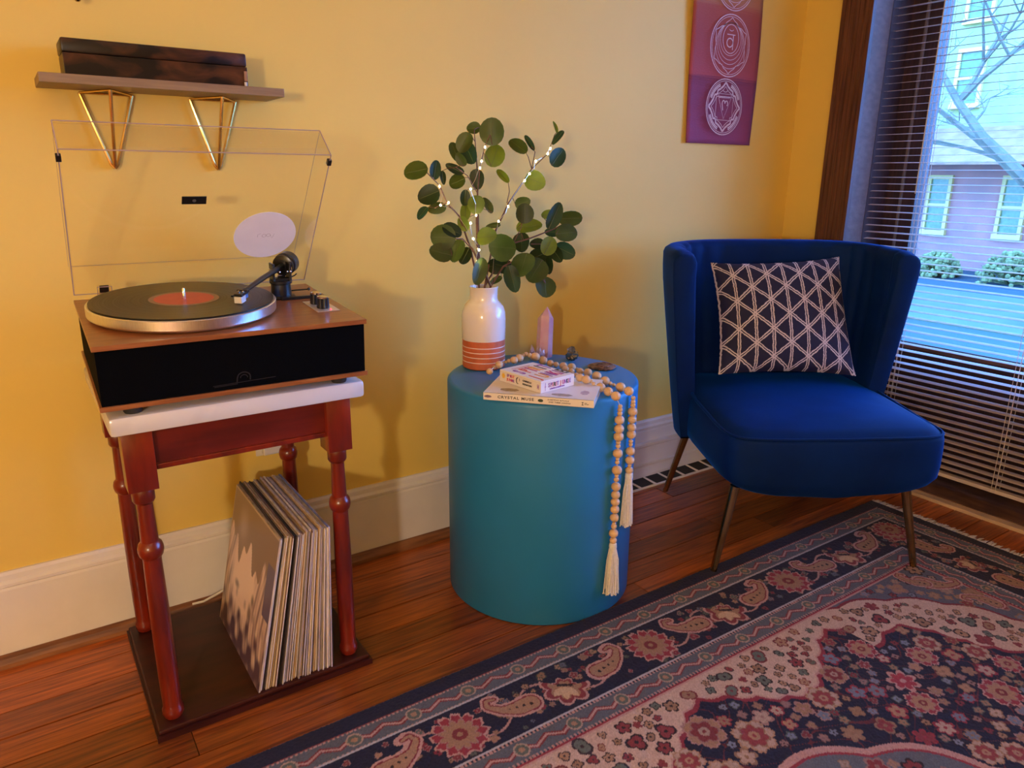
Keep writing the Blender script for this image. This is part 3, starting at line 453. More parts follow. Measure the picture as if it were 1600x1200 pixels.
# ---------------------------------------------------------------- register, outlet, cord
rg = thing('floor_register', 'white painted baseboard heat register with dark slots behind the blue chair', 'vent', (1.68, 1.655, 0))
MB().prism([(YW-.0135, 0), (YW-.0135, .128), (YW-.034, .128), (YW-.034, .120), (YW-.028, .115), (YW-.034, .062), (YW-.044, .060), (YW-.044, .054), (YW-.038, .050), (YW-.046, .024), (YW-.046, 0)], 'x', 1.385, 2.02).build('face_plate', K['white'], rg)
MB().prism([(YW-.047, .001), (YW-.047, .017), (YW-.090, .003), (YW-.090, .001)], 'x', 1.40, 2.0).build('slot_shade', K['blackm'], rg, label='black plate painted as the shade inside the slots')  # solid plate, coloured black for the shade in the slots
MB().prism([(YW-.088, .0), (YW-.088, .0055), (YW-.094, .004), (YW-.094, 0)], 'x', 1.385, 2.02).build('front_rail', K['white'], rg)
for k in range(10):
    x = 1.39+k*.068
    MB().add([(x, YW-.046, .019), (x+.008, YW-.046, .019), (x+.026, YW-.09, .006), (x+.018, YW-.09, .006), (x, YW-.046, .016), (x+.008, YW-.046, .016), (x+.026, YW-.09, .003), (x+.018, YW-.09, .003)], [(0, 1, 2, 3), (4, 7, 6, 5), (0, 3, 7, 4), (1, 5, 6, 2), (0, 4, 5, 1), (2, 6, 7, 3)]).build('slot_bar', K['white'], rg)
ot = thing('wall_outlet', 'white double wall outlet half hidden behind the record stand', 'outlet', (.455, YW, .34))
MB().box(.418, .488, YW-.006, YW, .345, .46, .002).build('cover_plate', K['outlet'], ot)
MB().box(.43, .476, YW-.03, YW-.006, .352, .39, .003).build('plug', K['outlet'], ot)
MB().tube([(.47, 1.675, .362), (.489, 1.674, .352), (.495, 1.674, .33), (.491, 1.674, .30), (.47, 1.673, .24), (.42, 1.673, .12), (.36, 1.672, .055), (.30, 1.668, .034), (.26, 1.662, .026), (.235, 1.664, .026)], .0028, 8).build('power_cord', K['outlet'], smooth=True, label='thin white power cord running down behind the records to the base of the stand', cat='cord')
# ---------------------------------------------------------------- record stand
st = thing('record_stand', 'cherry wood plant stand with white marble top and four turned legs', 'stand', (.302, 1.462, 0))
b = MB().prism([(.094, 1.266), (.511, 1.266), (.511, 1.656), (.094, 1.656)], 'z', .0, .012); b.box(.098, .507, 1.270, 1.652, .012, .022, .003); b.build('base_board', K['cherrydark'], st)
legp = [(.010, .022), (.018, .024), (.0225, .032), (.0225, .042), (.0195, .047), (.0195, .052), (.0205, .10), (.0205, .22), (.0185, .345), (.0185, .352), (.023, .357), (.0255, .365), (.0255, .371), (.023, .379), (.0175, .384), (.0175, .388), (.0155, .455), (.0195, .458), (.022, .462), (.022, .482), (.0205, .485)]
legp = [(r*.83, z) for r, z in legp]
for lx, ly in ((.129, 1.300), (.473, 1.300), (.129, 1.622), (.473, 1.622)):
    m = MB().lathe(legp, lx, ly, 24); m.box(lx-.0235, lx+.0235, ly-.0235, ly+.0235, .484, .589, .001)
    m.build('leg', K['cherry'], st, smooth=True, sharp=35)
for a in ((.1525, .4495, 1.290, 1.308), (.1525, .4495, 1.614, 1.632)):
    MB().box(*a, .525, .589).build('apron', K['cherryx'], st); MB().box(a[0], a[1], a[2]-.005, a[3]+.003, .515, .525, .002).build('apron_moulding', K['cherry'], st)
for a in ((.120, .138), (.464, .482)):
    MB().box(a[0], a[1], 1.3235, 1.5985, .525, .589).build('apron', K['cherry'], st)
MB().box(.090, .522, 1.262, 1.660, .589, .622, .007).build('marble_top', K['marble'], st, smooth=True)
# ---------------------------------------------------------------- records in the stand
tones = ['cream', 'lavender', 'dark', 'cream', 'tan', 'tan', 'cream', 'brown', 'dark', 'dark', 'grey', 'cream', 'lavender', 'brown', 'cream', 'tan', 'lavender', 'grey', 'cream', 'brown', 'lavender', 'cream', 'grey', 'lavender', 'tan', 'cream', 'lavender', 'grey', 'cream', 'lavender', 'cream', 'blue', 'lavender', 'dark']
ORD = 'first second third fourth fifth sixth seventh eighth ninth tenth eleventh twelfth thirteenth fourteenth fifteenth sixteenth seventeenth eighteenth nineteenth twentieth'.split()
ORD += ['twenty-'+o for o in ORD[:9]] + ['thirtieth'] + ['thirty-'+o for o in ORD[:9]]
N = len(tones); xb, xt = .2765, .352
for i, tn in enumerate(tones):
    f = i/(N-1); b0 = .2775 + f*.1515; t0 = .3430 + (1-(1-f)**1.2)*.0960
    thk = .0026 if i % 3 else .0034; dy = random.uniform(-.004, .004) if i else -.002; hh = .312 + random.uniform(-.003, .003)
    y0, y1 = 1.277+dy, 1.277+.308+dy; z0 = .0222; z1 = z0+hh
    m = MB(); w0 = thk
    m.add([(b0, y0, z0), (b0+w0, y0, z0), (b0+w0, y1, z0), (b0, y1, z0), (t0, y0, z1), (t0+w0, y0, z1), (t0+w0, y1, z1), (t0, y1, z1)], [(0, 3, 2, 1), (4, 5, 6, 7), (0, 1, 5, 4), (1, 2, 6, 5), (2, 3, 7, 6), (3, 0, 4, 7)])
    if i == 0:
        o = m.build('record_sleeve', K['slv_cream'], label='front record sleeve with a pale sepia streaked cover picture, leftmost of the row', cat='record', group='record sleeves on the stand base')
        n1, n2 = 150, 150; u = np.linspace(0, 1, n1)[None, :]; v = np.linspace(0, 1, n2)[:, None]   # u from the front edge to the back, v up
        Pg = np.zeros((n2, n1, 3)); Pg[..., 0] = b0 + (t0-b0)*v - .0005; Pg[..., 1] = y0 + (y1-y0)*u; Pg[..., 2] = z0 + (z1-z0)*v
        U = 1-u+0*v; V = v+0*u         # U: 0 at the back
        nz = lambda a, b, s: np.sin(a*U*6.28+s)*np.sin(b*V*6.28+s*2)
        col = np.zeros((n2, n1, 3)) + np.array([.30, .20, .21])
        streak = .5+.5*np.sin(U*55+4*np.sin(V*7)+3*np.sin(V*3+U*5)); streak2 = .5+.5*np.sin(U*130+9*np.sin(V*5))
        hair = np.clip(streak*.7+streak2*.5, 0, 1)[..., None]
        col = np.array([.24, .15, .17])*(1-hair) + np.array([.68, .50, .46])*hair
        face = np.clip(1.25 - np.hypot((U-.42)/.24, (V-.50)/.26), 0, 1)[..., None]; face = np.clip(face*3, 0, 1)
        col = col*(1-face) + np.array([.78, .58, .52])*face
        top = (V > .66 + .07*np.sin(U*17) + .05*np.sin(U*41))[..., None]; col = np.where(top, np.array([.24, .155, .115]) + 0*col, col)
        glow = np.exp(-((U-.28)**2+(V-.82)**2)/.01)[..., None]; col = col + glow*np.array([.14, .13, .16])
        low = np.clip((.30-V)*5+nz(5, 4, 1)*.9-.2, 0, 1)[..., None]; col = col*(1-low) + np.array([.09, .05, .09])*low
        for (eu, ev, ru, rv) in ((.30, .40, .05, .028), (.62, .34, .035, .06), (.66, .44, .03, .04)):
            e = np.clip(1.4-np.hypot((U-eu)/ru, (V-ev)/rv), 0, 1)[..., None]; col = col*(1-e*.75) + np.array([.08, .05, .06])*e*.75
        dk = ((U > .86) & (V < .80) & (V > .45))[..., None]; col = np.where(dk, np.array([.13, .10, .19]) + 0*col, col)
        col = np.where(((U < .012) | (V > .988))[..., None], np.array([.5, .38, .3]), col)
        grid_obj('cover_picture', Pg, vcol('cover_print', .3, spec=.5), col, o)
    else:
        o = m.build('record_sleeve', K['slv_'+tn], label='record sleeve with a %s edge, %s from the left in the leaning row' % ({'cream': 'cream', 'tan': 'yellowish tan', 'lavender': 'pale lavender', 'dark': 'blackish', 'brown': 'brown', 'grey': 'grey', 'blue': 'blue'}[tn], ORD[i]), cat='record', group='record sleeves on the stand base')
        if i % 3 == 1:
            e = .0007; MB().add([(b0+e, y0-.0012, z0+.003), (b0+w0-e, y0-.0012, z0+.003), (b0+w0-e, y0+.01, z0+.003), (b0+e, y0+.01, z0+.003), (t0+e, y0-.0012, z1-.003), (t0+w0-e, y0-.0012, z1-.003), (t0+w0-e, y0+.01, z1-.003), (t0+e, y0+.01, z1-.003)], [(0, 3, 2, 1), (4, 5, 6, 7), (0, 1, 5, 4), (1, 2, 6, 5), (2, 3, 7, 6), (3, 0, 4, 7)]).build('inner_sleeve', K['paper'], o)
# ---------------------------------------------------------------- record player (tilted a little towards the room)
TT = Matrix.Translation((.302, 1.252, .6355)) @ Matrix.Rotation(R(-1.1), 4, 'Z') @ Matrix.Rotation(math.atan(.0636), 4, 'X')
tt = thing('record_player', 'walnut record player with black cloth front and raised clear lid on the marble top', 'record player', (.302, 1.43, .61))
def T(): return MB(TT)
T().box(-.221, .221, .0, .345, 0, .008, .001).build('bottom_board', K['walnut'], tt)
T().box(-.221, .221, .0, .345, .0985, .107, .001).build('top_board', K['walnut'], tt)
T().box(-.217, .217, .004, .342, .008, .0985).build('speaker_body', K['grille'], tt)
bd = T(); stroke_pts = []
def rib(mb, pts, wd, yy):
    n0 = len(mb.v); stroke(mb, pts, wd, yy)
rib(bd, [(-.052, .0175), (.052, .0205)], .0012, .0032); rib(bd, [(-.05, .0155), (-.012, .0165)], .0012, .0032)
rib(bd, [(-.013, .019), (-.012, .028)]+circ(-.001, .0275, .0105, .0085, 180, 0, 14)+[(.009, .021)], .0022, .0032); rib(bd, circ(-.001, .026, .006, .0055, 180, 0, 10), .0015, .0032)
bd.build('front_emblem', mat('dim_grey_emblem', (.011, .011, .014), .35, noise=.1), tt, label='dim arched emblem with lines on the black front')
ft = MB()
for fx, fy in ((.13, 1.285), (.478, 1.28)): MB().lathe([(.013, .622), (.0145, .625), (.0145, .6375), (.012, .640)], fx, fy, 20).build('foot', K['blackm'], tt, smooth=True)
for fx, fy in ((.14, 1.555), (.478, 1.548)): MB().lathe([(.013, .622), (.0145, .625), (.0145, .652), (.012, .657)], fx, fy, 20).build('foot', K['blackm'], tt, smooth=True)
PC = (-.056, .171)
T().lathe([(.148, .108), (.156, .112), (.157, .114), (.157, .129), (.1555, .1305), (.05, .1305)], *PC, 96).build('platter', K['alu'], tt, smooth=True, sharp=25)
T().lathe([(.130, .1072), (.140, .108), (.140, .113), (.13, .114)], *PC, 64).build('platter_hub', K['black'], tt, smooth=True)
T().lathe([(.0028, .1305), (.0028, .150), (.0018, .152)], *PC, 14).build('spindle', K['chrome'], tt, smooth=True)
vr = thing('vinyl_record', 'black record with an orange label lying on the silver platter', 'record', TT @ Vector((PC[0], PC[1], .131)))
K['vinyl'] = mat('black_vinyl', (.008, .006, .005), .2, spec=.45, coat=.12)
def groove_nodes(m):
    t = m.node_tree; tc = t.nodes.new('ShaderNodeTexCoord'); ln = t.nodes.new('ShaderNodeVectorMath'); ln.operation = 'LENGTH'; mp = t.nodes.new('ShaderNodeMapping'); mp.inputs['Scale'].default_value = (1, 1, 0)
    t.links.new(tc.outputs['Object'], mp.inputs[0]); t.links.new(mp.outputs[0], ln.inputs[0]); cb = t.nodes.new('ShaderNodeCombineXYZ'); t.links.new(ln.outputs['Value'], cb.inputs[0])
    n = t.nodes.new('ShaderNodeTexNoise'); n.inputs['Scale'].default_value = 260; n.inputs['Detail'].default_value = 6; t.links.new(cb.outputs[0], n.inputs['Vector'])
    mr = t.nodes.new('ShaderNodeMapRange'); mr.inputs['To Min'].default_value = .22; mr.inputs['To Max'].default_value = .46; t.links.new(n.outputs['Fac'], mr.inputs[0]); b = t.nodes['Principled BSDF']; t.links.new(mr.outputs[0], b.inputs['Roughness'])
    b.inputs['Anisotropic'].default_value = .7; tg = t.nodes.new('ShaderNodeTangent'); tg.direction_type = 'RADIAL'; tg.axis = 'Z'; t.links.new(tg.outputs[0], b.inputs['Tangent'])
groove_nodes(K['vinyl'])
def disc(m, r0, r1, z0, z1, n=96):
    vs = []
    for r, z in ((r0, z0), (r1, z0), (r1, z1), (r0, z1)): vs += [(PC[0]+r*math.cos(2*math.pi*k/n), PC[1]+r*math.sin(2*math.pi*k/n), z) for k in range(n)]
    return m.add(vs, [(j*n+k, j*n+(k+1) % n, ((j+1) % 4)*n+(k+1) % n, ((j+1) % 4)*n+k) for j in range(4) for k in range(n)])
disc(T(), .0036, .1525, .1312, .1330).build('disc', K['vinyl'], vr)
disc(T(), .0036, .0500, .1331, .1334).build('orange_label', K['orangelabel'], vr, label='orange paper label')
disc(T(), .0500, .0585, .1331, .1333).build('label_rim', K['tanring'], vr)
# tonearm and controls
ta = T(); ta.lathe([(.026, .108), (.026, .112), (.020, .113), (.019, .135), (.022, .137), (.022, .142)], .135, .232, 28); ta.box(.112, .158, .205, .250, .108, .113, .002)
ta.build('tonearm_base', K['black'], tt, smooth=True)
T().box(.117, .122, .222, .246, .138, .176, .0015).box(.150, .155, .222, .246, .138, .176, .0015).box(.117, .155, .224, .244, .138, .146, .001).build('gimbal_yoke', K['black'], tt)
for gx in (.1155, .156): T().lathe([(.004, -.002), (.004, .002)], 0, 0, 12, M=Matrix.Translation((gx, .2335, .163)) @ Matrix.Rotation(R(90), 4, 'Y')).build('pivot_screw', K['chrome'], tt)
for gx in (.123, .131, .146, .152): T().ball((gx, .2205, .160), .0022, 8, 6).build('set_screw', K['chrome'], tt, smooth=True)
p0, p1 = Vector((.134, .236, .165)), Vector((.036, .112, .1515)); dr = (p0-p1).normalized()
T().tube([p1, p1.lerp(p0, .5)+Vector((0, 0, .001)), p0, p0+dr*.025], [.0042, .005, .0055, .006], 12).build('arm_tube', K['black'], tt, smooth=True)
cw = p0+dr*.018; q = dr.to_track_quat('Z', 'Y').to_matrix().to_4x4()
T().lathe([(.016, 0), (.021, .002), (.021, .008), (.0195, .010), (.022, .012), (.022, .034), (.017, .037)], 0, 0, 32, M=Matrix.Translation(cw) @ q).build('counterweight', K['black'], tt, smooth=True)
T().lathe([(.019, 0), (.0225, .0005), (.0225, .0035), (.019, .004)], 0, 0, 32, M=Matrix.Translation(p0+dr*.030) @ q).build('dial_ring', K['blackm'], tt, smooth=True)
hx = -dr; sd = Vector((dr.y, -dr.x, 0)).normalized(); hf = FR(p1, hx, sd, hx.cross(sd))
T_h = MB(TT @ hf); T_h.box(-.004, .028, -.0075, .0075, -.003, .002, .001).box(.022, .034, -.010, -.006, -.002, .001, .0005).box(.006, .010, -.010, .010, .002, .0045, .0005); T_h.build('headshell', K['black'], tt)
MB(TT @ hf).box(.012, .030, -.007, .007, -.0145, -.003, .001).build('cartridge', mat('white_cartridge', (.75, .68, .62), .35, noise=.03), tt, label='small white cartridge')
MB(TT @ hf).box(.0, .012, -.0065, .0065, -.011, -.003, .001).build('cartridge_body', mat('blue_grey_cartridge', (.12, .22, .45), .2, noise=.05), tt)
for k in (-.004, .004): MB(TT @ hf).ball((.015, k, .003), .0018, 8, 5).build('mount_screw', K['chrome'], tt)
T().tube([(.145, .236, .118), (.165, .228, .120), (.186, .224, .121)], .0016, 6).ball((.188, .2235, .1215), .0032, 8, 6).build('cue_lever', K['black'], tt, smooth=True)
T().tube([(.152, .248, .140), (.168, .248, .146), (.172, .246, .150)], .0014, 6).build('anti_skate_arm', K['black'], tt, smooth=True)
T().box(.125, .186, .2, .209, .1075, .113, .001).build('lift_bar', K['black'], tt)
T().box(.158, .201, .082, .172, .1072, .1086, .0004).build('switch_plate', K['silver'], tt)
for kx, ky in ((.177, .107), (.177, .146)):
    m = T(); n = 28; vs = []
    prof = [(.0115, .109), (.0118, .111), (.0108, .129)]
    for r, z in prof:
        for k in range(n): rr = r*(1 if k % 2 else .9); vs.append((kx+rr*math.cos(6.2832*k/n), ky+rr*math.sin(6.2832*k/n), z))
    m.add(vs, [(j*n+k, j*n+(k+1) % n, (j+1)*n+(k+1) % n, (j+1)*n+k) for j in range(2) for k in range(n)]+[tuple(range(2*n, 3*n))])
    o = m.build('knob', K['black'], tt); T().lathe([(.0106, .1285), (.0108, .131), (.0095, .132)], kx, ky, 24).build('knob_cap', K['chrome'], o, smooth=True)
T().ball((.186, .090, .1092), .0016, 8, 5).build('power_light', K['led'], tt, smooth=True)
# lid: open box of clear acrylic, hinged at the back, leaning forward
H0 = Vector((0, .347, .116)); wv = Vector((0, -.59, .81)); wv.normalize(); nv = Vector((0, .81, .59)).normalized()
LM = TT @ FR(H0, (1, 0, 0), wv, nv); LW, LL, LD = .2185, .334, .070
lid = MB(LM).box(-LW+.003, LW-.003, .003, LL-.003, LD-.0025, LD)
lid.box(-LW, -LW+.0025, 0, LL, 0, LD).box(LW-.0025, LW, 0, LL, 0, LD).box(-LW, LW, LL-.0025, LL, 0, LD).box(-LW, LW, 0, .0025, 0, LD)
lid = lid.build('clear_lid', K['acryl'], tt)
eg = MB(LM); e = .0011
for (a, b_) in (((-LW, 0, 0), (-LW, LL, 0)), ((LW, 0, 0), (LW, LL, 0)), ((-LW, LL, 0), (LW, LL, 0)), ((-LW, 0, 0), (LW, 0, 0)), ((-LW, LL, LD), (LW, LL, LD)), ((-LW, LL, 0), (-LW, LL, LD)), ((LW, LL, 0), (LW, LL, LD))): eg.tube([a, b_], e, 5)
eg.build('lid_edge', K['acryledge'], lid)
g2 = MB(LM)
for (a, b_) in (((LW-.004, .004, LD), (LW, LL, LD)), ((-LW+.004, .004, LD), (LW-.004, .004, LD)), ((-LW, .004, LD), (-LW, LL, LD))): g2.tube([a, b_], .0004, 4)
g2.build('lid_edge', K['acryledge'], lid)
for sx_ in (-1, 1): MB(LM).box(sx_*LW-.004, sx_*LW+.004, LL-.024, LL-.012, -.002, .006, .001).build('lid_bumper', K['black'], lid)
for sx_ in (-.168, .168):
    MB(LM).box(sx_-.012, sx_+.012, .0, .024, -.006, .0, .001).build('hinge', K['acryl'], tt); MB(LM).tube([(sx_-.012, 0, -.006), (sx_-.012, .024, -.006), (sx_+.012, .024, -.006), (sx_+.012, 0, -.006)], .0009, 4).build('hinge_edge', K['acryledge'], tt)
    MB(LM).box(sx_-.008, sx_+.008, .002, .020, -.001, .002, .001).build('hinge_plate', K['black'], tt)
MB(LM).box(-.022, .022, .160, .178, LD-.0045, LD-.0028).build('lid_badge', K['black'], lid, label='black rectangular badge')
MB(LM).lathe([(.0035, 0), (.0035, .0004)], 0, 0, 16, M=Matrix.Translation((.0, .169, LD-.0052))).build('badge_mark', mat('badge_print', (.12, .11, .10), .5, noise=.05), lid)
od = thing('round_sticker', 'large round white paper disc with faint writing stuck inside the clear lid', 'sticker', LM @ Vector((.144, .072, LD-.004)))
MB(LM).lathe([(.064, 0), (.064, .0012)], 0, 0, 48, M=Matrix.Translation((.144, .072, LD-.0048))).build('disc', K['disc'], od)
m = MB(LM @ Matrix.Translation((.128, .068, LD-.0054)) @ Matrix(((1, 0, 0, 0), (0, 0, 1, 0), (0, 1, 0, 0), (0, 0, 0, 1))))
stroke(m, [(0, 0), (0, .008), (.006, .010)], .0006, 0); stroke(m, circ(.013, .004, .004, .004), .0006, 0); stroke(m, circ(.022, .005, .004, .004), .0006, 0); stroke(m, [(.026, .006), (.03, -.004), (.034, .008)], .0006, 0)
m.build('faint_writing', mat('faint_print', (.45, .34, .34), .7, noise=.1), od)
# ---------------------------------------------------------------- drum table
DX, DY, DR_, DH = 1.016, 1.363, .2275, .536
dt = MB().lathe([(DR_-.004, 0), (DR_, .004), (DR_, DH-.010), (DR_-.0008, DH-.005), (DR_-.004, DH-.0015), (DR_-.010, DH)], DX, DY, 128)
dt.build('drum_table', K['teal'], smooth=True, sharp=50, label='matte teal blue drum side table between the record stand and the chair', cat='side table')
# ---------------------------------------------------------------- vase
VX, VY = .943, 1.512
vs_ = thing('vase', 'white glazed bottle vase with striped terracotta base on the teal drum', 'vase', (VX, VY, DH))
MB().lathe([(.048, .0), (.0522, .003), (.0530, .010), (.0530, .0715)], VX, VY, 48, DH+.0005).build('terracotta_base', K['terra'], vs_, smooth=True)
MB().lathe([(.0531, .0715), (.0538, .073), (.0542, .125), (.0528, .140), (.048, .152), (.041, .160), (.0355, .166), (.034, .172), (.034, .193), (.0355, .199), (.0335, .2005), (.031, .196), (.031, .17), (.035, .155), (.046, .14), (.046, .08)], VX, VY, 48, DH+.0005).build('glazed_body', K['vasew'], vs_, smooth=True, sharp=60)
for z in (.019, .0315, .0435, .0555):
    MB().lathe([(.0527, z-.0011), (.0536, z-.0006), (.0536, z+.0006), (.0527, z+.0011)], VX, VY, 48, DH+.0005).build('white_stripe', K['vasew'], vs_, smooth=True)
# ---------------------------------------------------------------- eucalyptus branches in the vase
names = ['tall eucalyptus branch rising at the centre left of the vase', 'thin eucalyptus twig behind the tall centre branch', 'eucalyptus branch leaning out to the far left', 'eucalyptus branch leaning up to the right with sparse small tip leaves', 'eucalyptus branch spreading low to the right', 'drooping eucalyptus branch with large leaves hanging over the right of the vase neck', 'short eucalyptus branch with large leaves at the lower left']
def leaf_mesh(P, A, n, a, b):
    P, A, n = Vector(P), Vector(A).normalized(), Vector(n).normalized(); B_ = n.cross(A).normalized()
    K_ = 16; rings = []
    vs = [P + n*(-.06*a)]
    for rr_ in (.55, 1):
        for k in range(K_):
            t = 2*math.pi*k/K_; x = math.cos(t); y_ = math.sin(t)*(1-.10*x)
            w_ = 1 + .02*math.sin(3*t+P.x*90)
            h = .10*a*(rr_**2)*(y_**2)*1.2 - .05*a*(x*rr_)**2
            vs.append(P + A*(a*x*rr_*w_) + B_*(b*y_*rr_*w_) + n*h)
    fs = [(0, 1+k, 1+(k+1) % K_) for k in range(K_)] + [(1+k, 1+K_+k, 1+K_+(k+1) % K_, 1+(k+1) % K_) for k in range(K_)]
    return vs, fs
brs = []
for k, s in enumerate(STEMS):
    br = thing('eucalyptus_branch', names[k], 'branch', s[0], 'eucalyptus branches in the vase')
    m = MB(); base = Vector((VX+(k-3)*.006, VY+((k*7) % 5-2)*.006, DH+.10)); pts = [base]+[Vector(p) for p in s]
    # keep the stem inside the vase mouth
    mo = Vector((VX+(k-3)*.0065, VY+((k*7) % 5-2)*.0055, DH+.2)); pts = [base, mo]+pts[2:]
    m.tube(pts, [.0026]*2+[max(.0010, .0024-.0004*i) for i in range(len(pts)-2)], 6)
    for kk, t in TWIGS:
        if kk == k: m.tube(t, [.0013, .0011, .0008], 5)
    for L in LEAVES:
        if L[0] == k:
            P, A, a, q = Vector(L[1]), Vector(L[2]), L[4], Vector(L[7]); b0 = P - A*a*.92
            m.tube([q, q.lerp(b0, .6)+Vector((0, 0, .002)), b0], [.0009, .0008, .0007], 4)
            vv, ff = leaf_mesh(L[1], L[2], L[3], L[4], L[5]); lf = MB().add(vv, ff)
            o = lf.build('leaf', K['leaf'][L[6]], br, smooth=True, sharp=180)
            if L[4] > .0165:
                n_ = Vector(L[3]).normalized(); aa = L[4]
                MB().tube([P + A.normalized()*aa*x_ + n_*(h_*aa+.0004) for x_, h_ in ((-.95, -.045), (-.55, -.015), (0, -.06), (.55, -.015), (.85, -.038))], [.00055, .0005, .00045, .0004, .0002], 4).build('vein', K['vein'], o, smooth=True)
    m.build('stem', K['stem'], br, smooth=True); brs.append(br)
fl = thing('fairy_light_string', 'silver wire string of tiny warm glowing lights wound through the eucalyptus', 'string lights', (VX, VY-.03, DH+.2))
chains = [[17, 10, 9, 8, 7, 3, 2, 1, 0], [10, 6, 5, 4], [11, 16, 12, 13, 14, 15, 18]]
for ch in chains:
    pts = [Vector((VX+.01, VY-.02, DH+.203))]
    for i in ch:
        b = Vector(BULBS[i]); a = pts[-1]; mid = a.lerp(b, .5)+Vector((random.uniform(-.007, .007), random.uniform(-.003, .006), random.uniform(-.007, .007)))
        if pts: pts.append(mid)
        pts.append(b + Vector((0, .003, 0)))
    MB().tube(pts, .0005, 4).build('wire', K['wire'], fl)
for b in BULBS: MB().ball(b, .0020, 8, 6, (1, 1, 1.3)).build('bulb', K['bulb'], fl, smooth=True)
# ---------------------------------------------------------------- crystals, pyrite, coaster
cx, cy = 1.130, 1.512
def hexa(mb, cx, cy, z0, r0, r1, h1, h2, rot=0, n=6, tip=(0, 0), lean=(0, 0)):
    vs = []
    for r, h in ((r0, 0), (r1, h1)):
        for k in range(n): a = 2*math.pi*k/n+rot; vs.append((cx+r*math.cos(a)+lean[0]*h, cy+r*math.sin(a)+lean[1]*h, z0+h+(0 if h == 0 else .006*math.sin(a*2))))
    vs.append((cx+tip[0]+lean[0]*h2, cy+tip[1]+lean[1]*h2, z0+h2))
    mb.add(vs, [tuple(range(n))[::-1]]+[(k, (k+1) % n, n+(k+1) % n, n+k) for k in range(n)]+[(n+k, n+(k+1) % n, 2*n) for k in range(n)])
m = MB(); hexa(m, cx, cy, DH+.0005, .0215, .0205, .108, .133, .35, tip=(.004, 0), lean=(.03, 0)); m.build('crystal_tower', K['rose'], label='pink rose quartz point standing at the back of the teal drum', cat='crystal')
m = MB()
for k in range(7):
    a = k*.9; hexa(m, 1.101+.011*math.cos(a), 1.502-.0+.009*math.sin(a), DH+.0005, .0075, .006, .016+.004*(k % 3), .026+.005*(k % 3), k, lean=(.35*math.cos(a), .3*math.sin(a)))
m.build('crystal_cluster', K['lilac'], label='small pale lilac crystal cluster at the foot of the pink quartz point', cat='crystal')
m = MB()
for k in range(34):
    a = random.uniform(0, 6.28); rr_ = random.uniform(0, .013); h = random.uniform(0, .026)*(1-rr_/.016); s = random.uniform(.004, .0075)
    q = Matrix.Translation((1.172+rr_*math.cos(a), 1.447+rr_*math.sin(a), DH+.006+h)) @ Matrix.Rotation(random.uniform(0, 3), 4, 'X') @ Matrix.Rotation(random.uniform(0, 3), 4, 'Y')
    c = [q @ Vector((i*s, j*s, l*s)) for l in (-1, 1) for j in (-1, 1) for i in (-1, 1)]
    for p in c: p.z = max(p.z, DH+.0006)
    m.add(c, [(0, 2, 3, 1), (4, 5, 7, 6), (0, 1, 5, 4), (2, 6, 7, 3), (0, 4, 6, 2), (1, 3, 7, 5)])
m.build('pyrite_nugget', K['pyrite'], label='small glittering pyrite nugget on the teal drum behind the beads', cat='mineral')
m = MB(); n = 40; prof = [(.034, 0), (.036, .002), (.036, .004), (.032, .0062), (.001, .0066)]; vs = []
for r, z in prof:
    for k in range(n): a = 2*math.pi*k/n; w_ = 1+.03*math.sin(3*a)+.02*math.sin(7*a); vs.append((1.185+r*w_*math.cos(a), 1.343+r*w_*.95*math.sin(a), DH+.0006+z))
m.add(vs, [(j*n+k, j*n+(k+1) % n, (j+1)*n+(k+1) % n, (j+1)*n+k) for j in range(4) for k in range(n)]+[tuple(range(n))[::-1], tuple(range(4*n, 5*n))])
ag = m.build('carved_coaster', K['agate'], smooth=True, label='flat round brown carved piece near the right rim of the drum', cat='ornament')
for k in range(9):
    a = k*.7; r_ = .008+.0022*k; MB().tube([(1.185+r_*math.cos(a+t), 1.343+r_*math.sin(a+t), DH+.0078) for t in (0, .35, .7, 1.1, 1.5)], .0014, 5).build('carved_ridge', K['agate'], ag, smooth=True)
# ---------------------------------------------------------------- books
def frame2(o, dx):   # frame with x along dx, z up
    x = Vector((dx[0], dx[1], 0)).normalized(); return FR(o, x, Vector((0, 0, 1)).cross(x), (0, 0, 1))
bk = thing('paperback_book', 'wide cream book with a dark serif title on its spine at the drum edge', 'book', (.93, 1.24, DH))
F1 = frame2((.792, 1.2715, DH+.0006), (.159, -.173)); BW, BD, BT = .236, .165, .0165
def B1(): return MB(F1)
B1().box(0, BW, 0, .0012, 0, BT).box(0, BW, 0, BD, 0, .0008).box(0, BW, 0, BD, BT-.0008, BT).build('cover', K['paper'], bk)
B1().box(.001, BW-.001, .0012, BD-.001, .0008, BT-.0008).build('page_block', K['pages'], bk)
SP = F1 @ FR((0, -.0004, 0), (1, 0, 0), (0, 0, 1), (0, -1, 0))     # writing plane on the spine
def on(Mx, x, y): return Mx @ Matrix.Translation((x, y, 0))
text('CRYSTAL MUSE', on(SP, .031, .0058), .0085, K['ink'], bk, 'spine_title', sx=1.18, space=1.18)
text('EVERYDAY RITUALS', on(SP, .139, .0098), .0036, K['ink'], bk, 'spine_author', sx=1.2, space=1.2)
text('AND TIMMI JANDRO', on(SP, .141, .0048), .0036, K['ink'], bk, 'spine_author', sx=1.2, space=1.2)
g = MB(SP); g.add([(.010+.0085*math.cos(t), .008+.0034*math.sin(t)*(1 if t < 3.14 else .8), .0004) for t in np.linspace(0, 6.28, 9)[:-1]], [tuple(range(8))]); g.build('spine_gem', mat('violet_gem_print', (.30, .20, .34), .5, col2=(.12, .08, .16), scale=300), bk)
g = MB(SP); g.add([(.124+.0062*math.cos(t), .0078+.0036*math.sin(t), .0004) for t in np.linspace(0, 6.28, 8)[:-1]], [tuple(range(7))]); g.build('spine_gem', K['greenink'], bk)
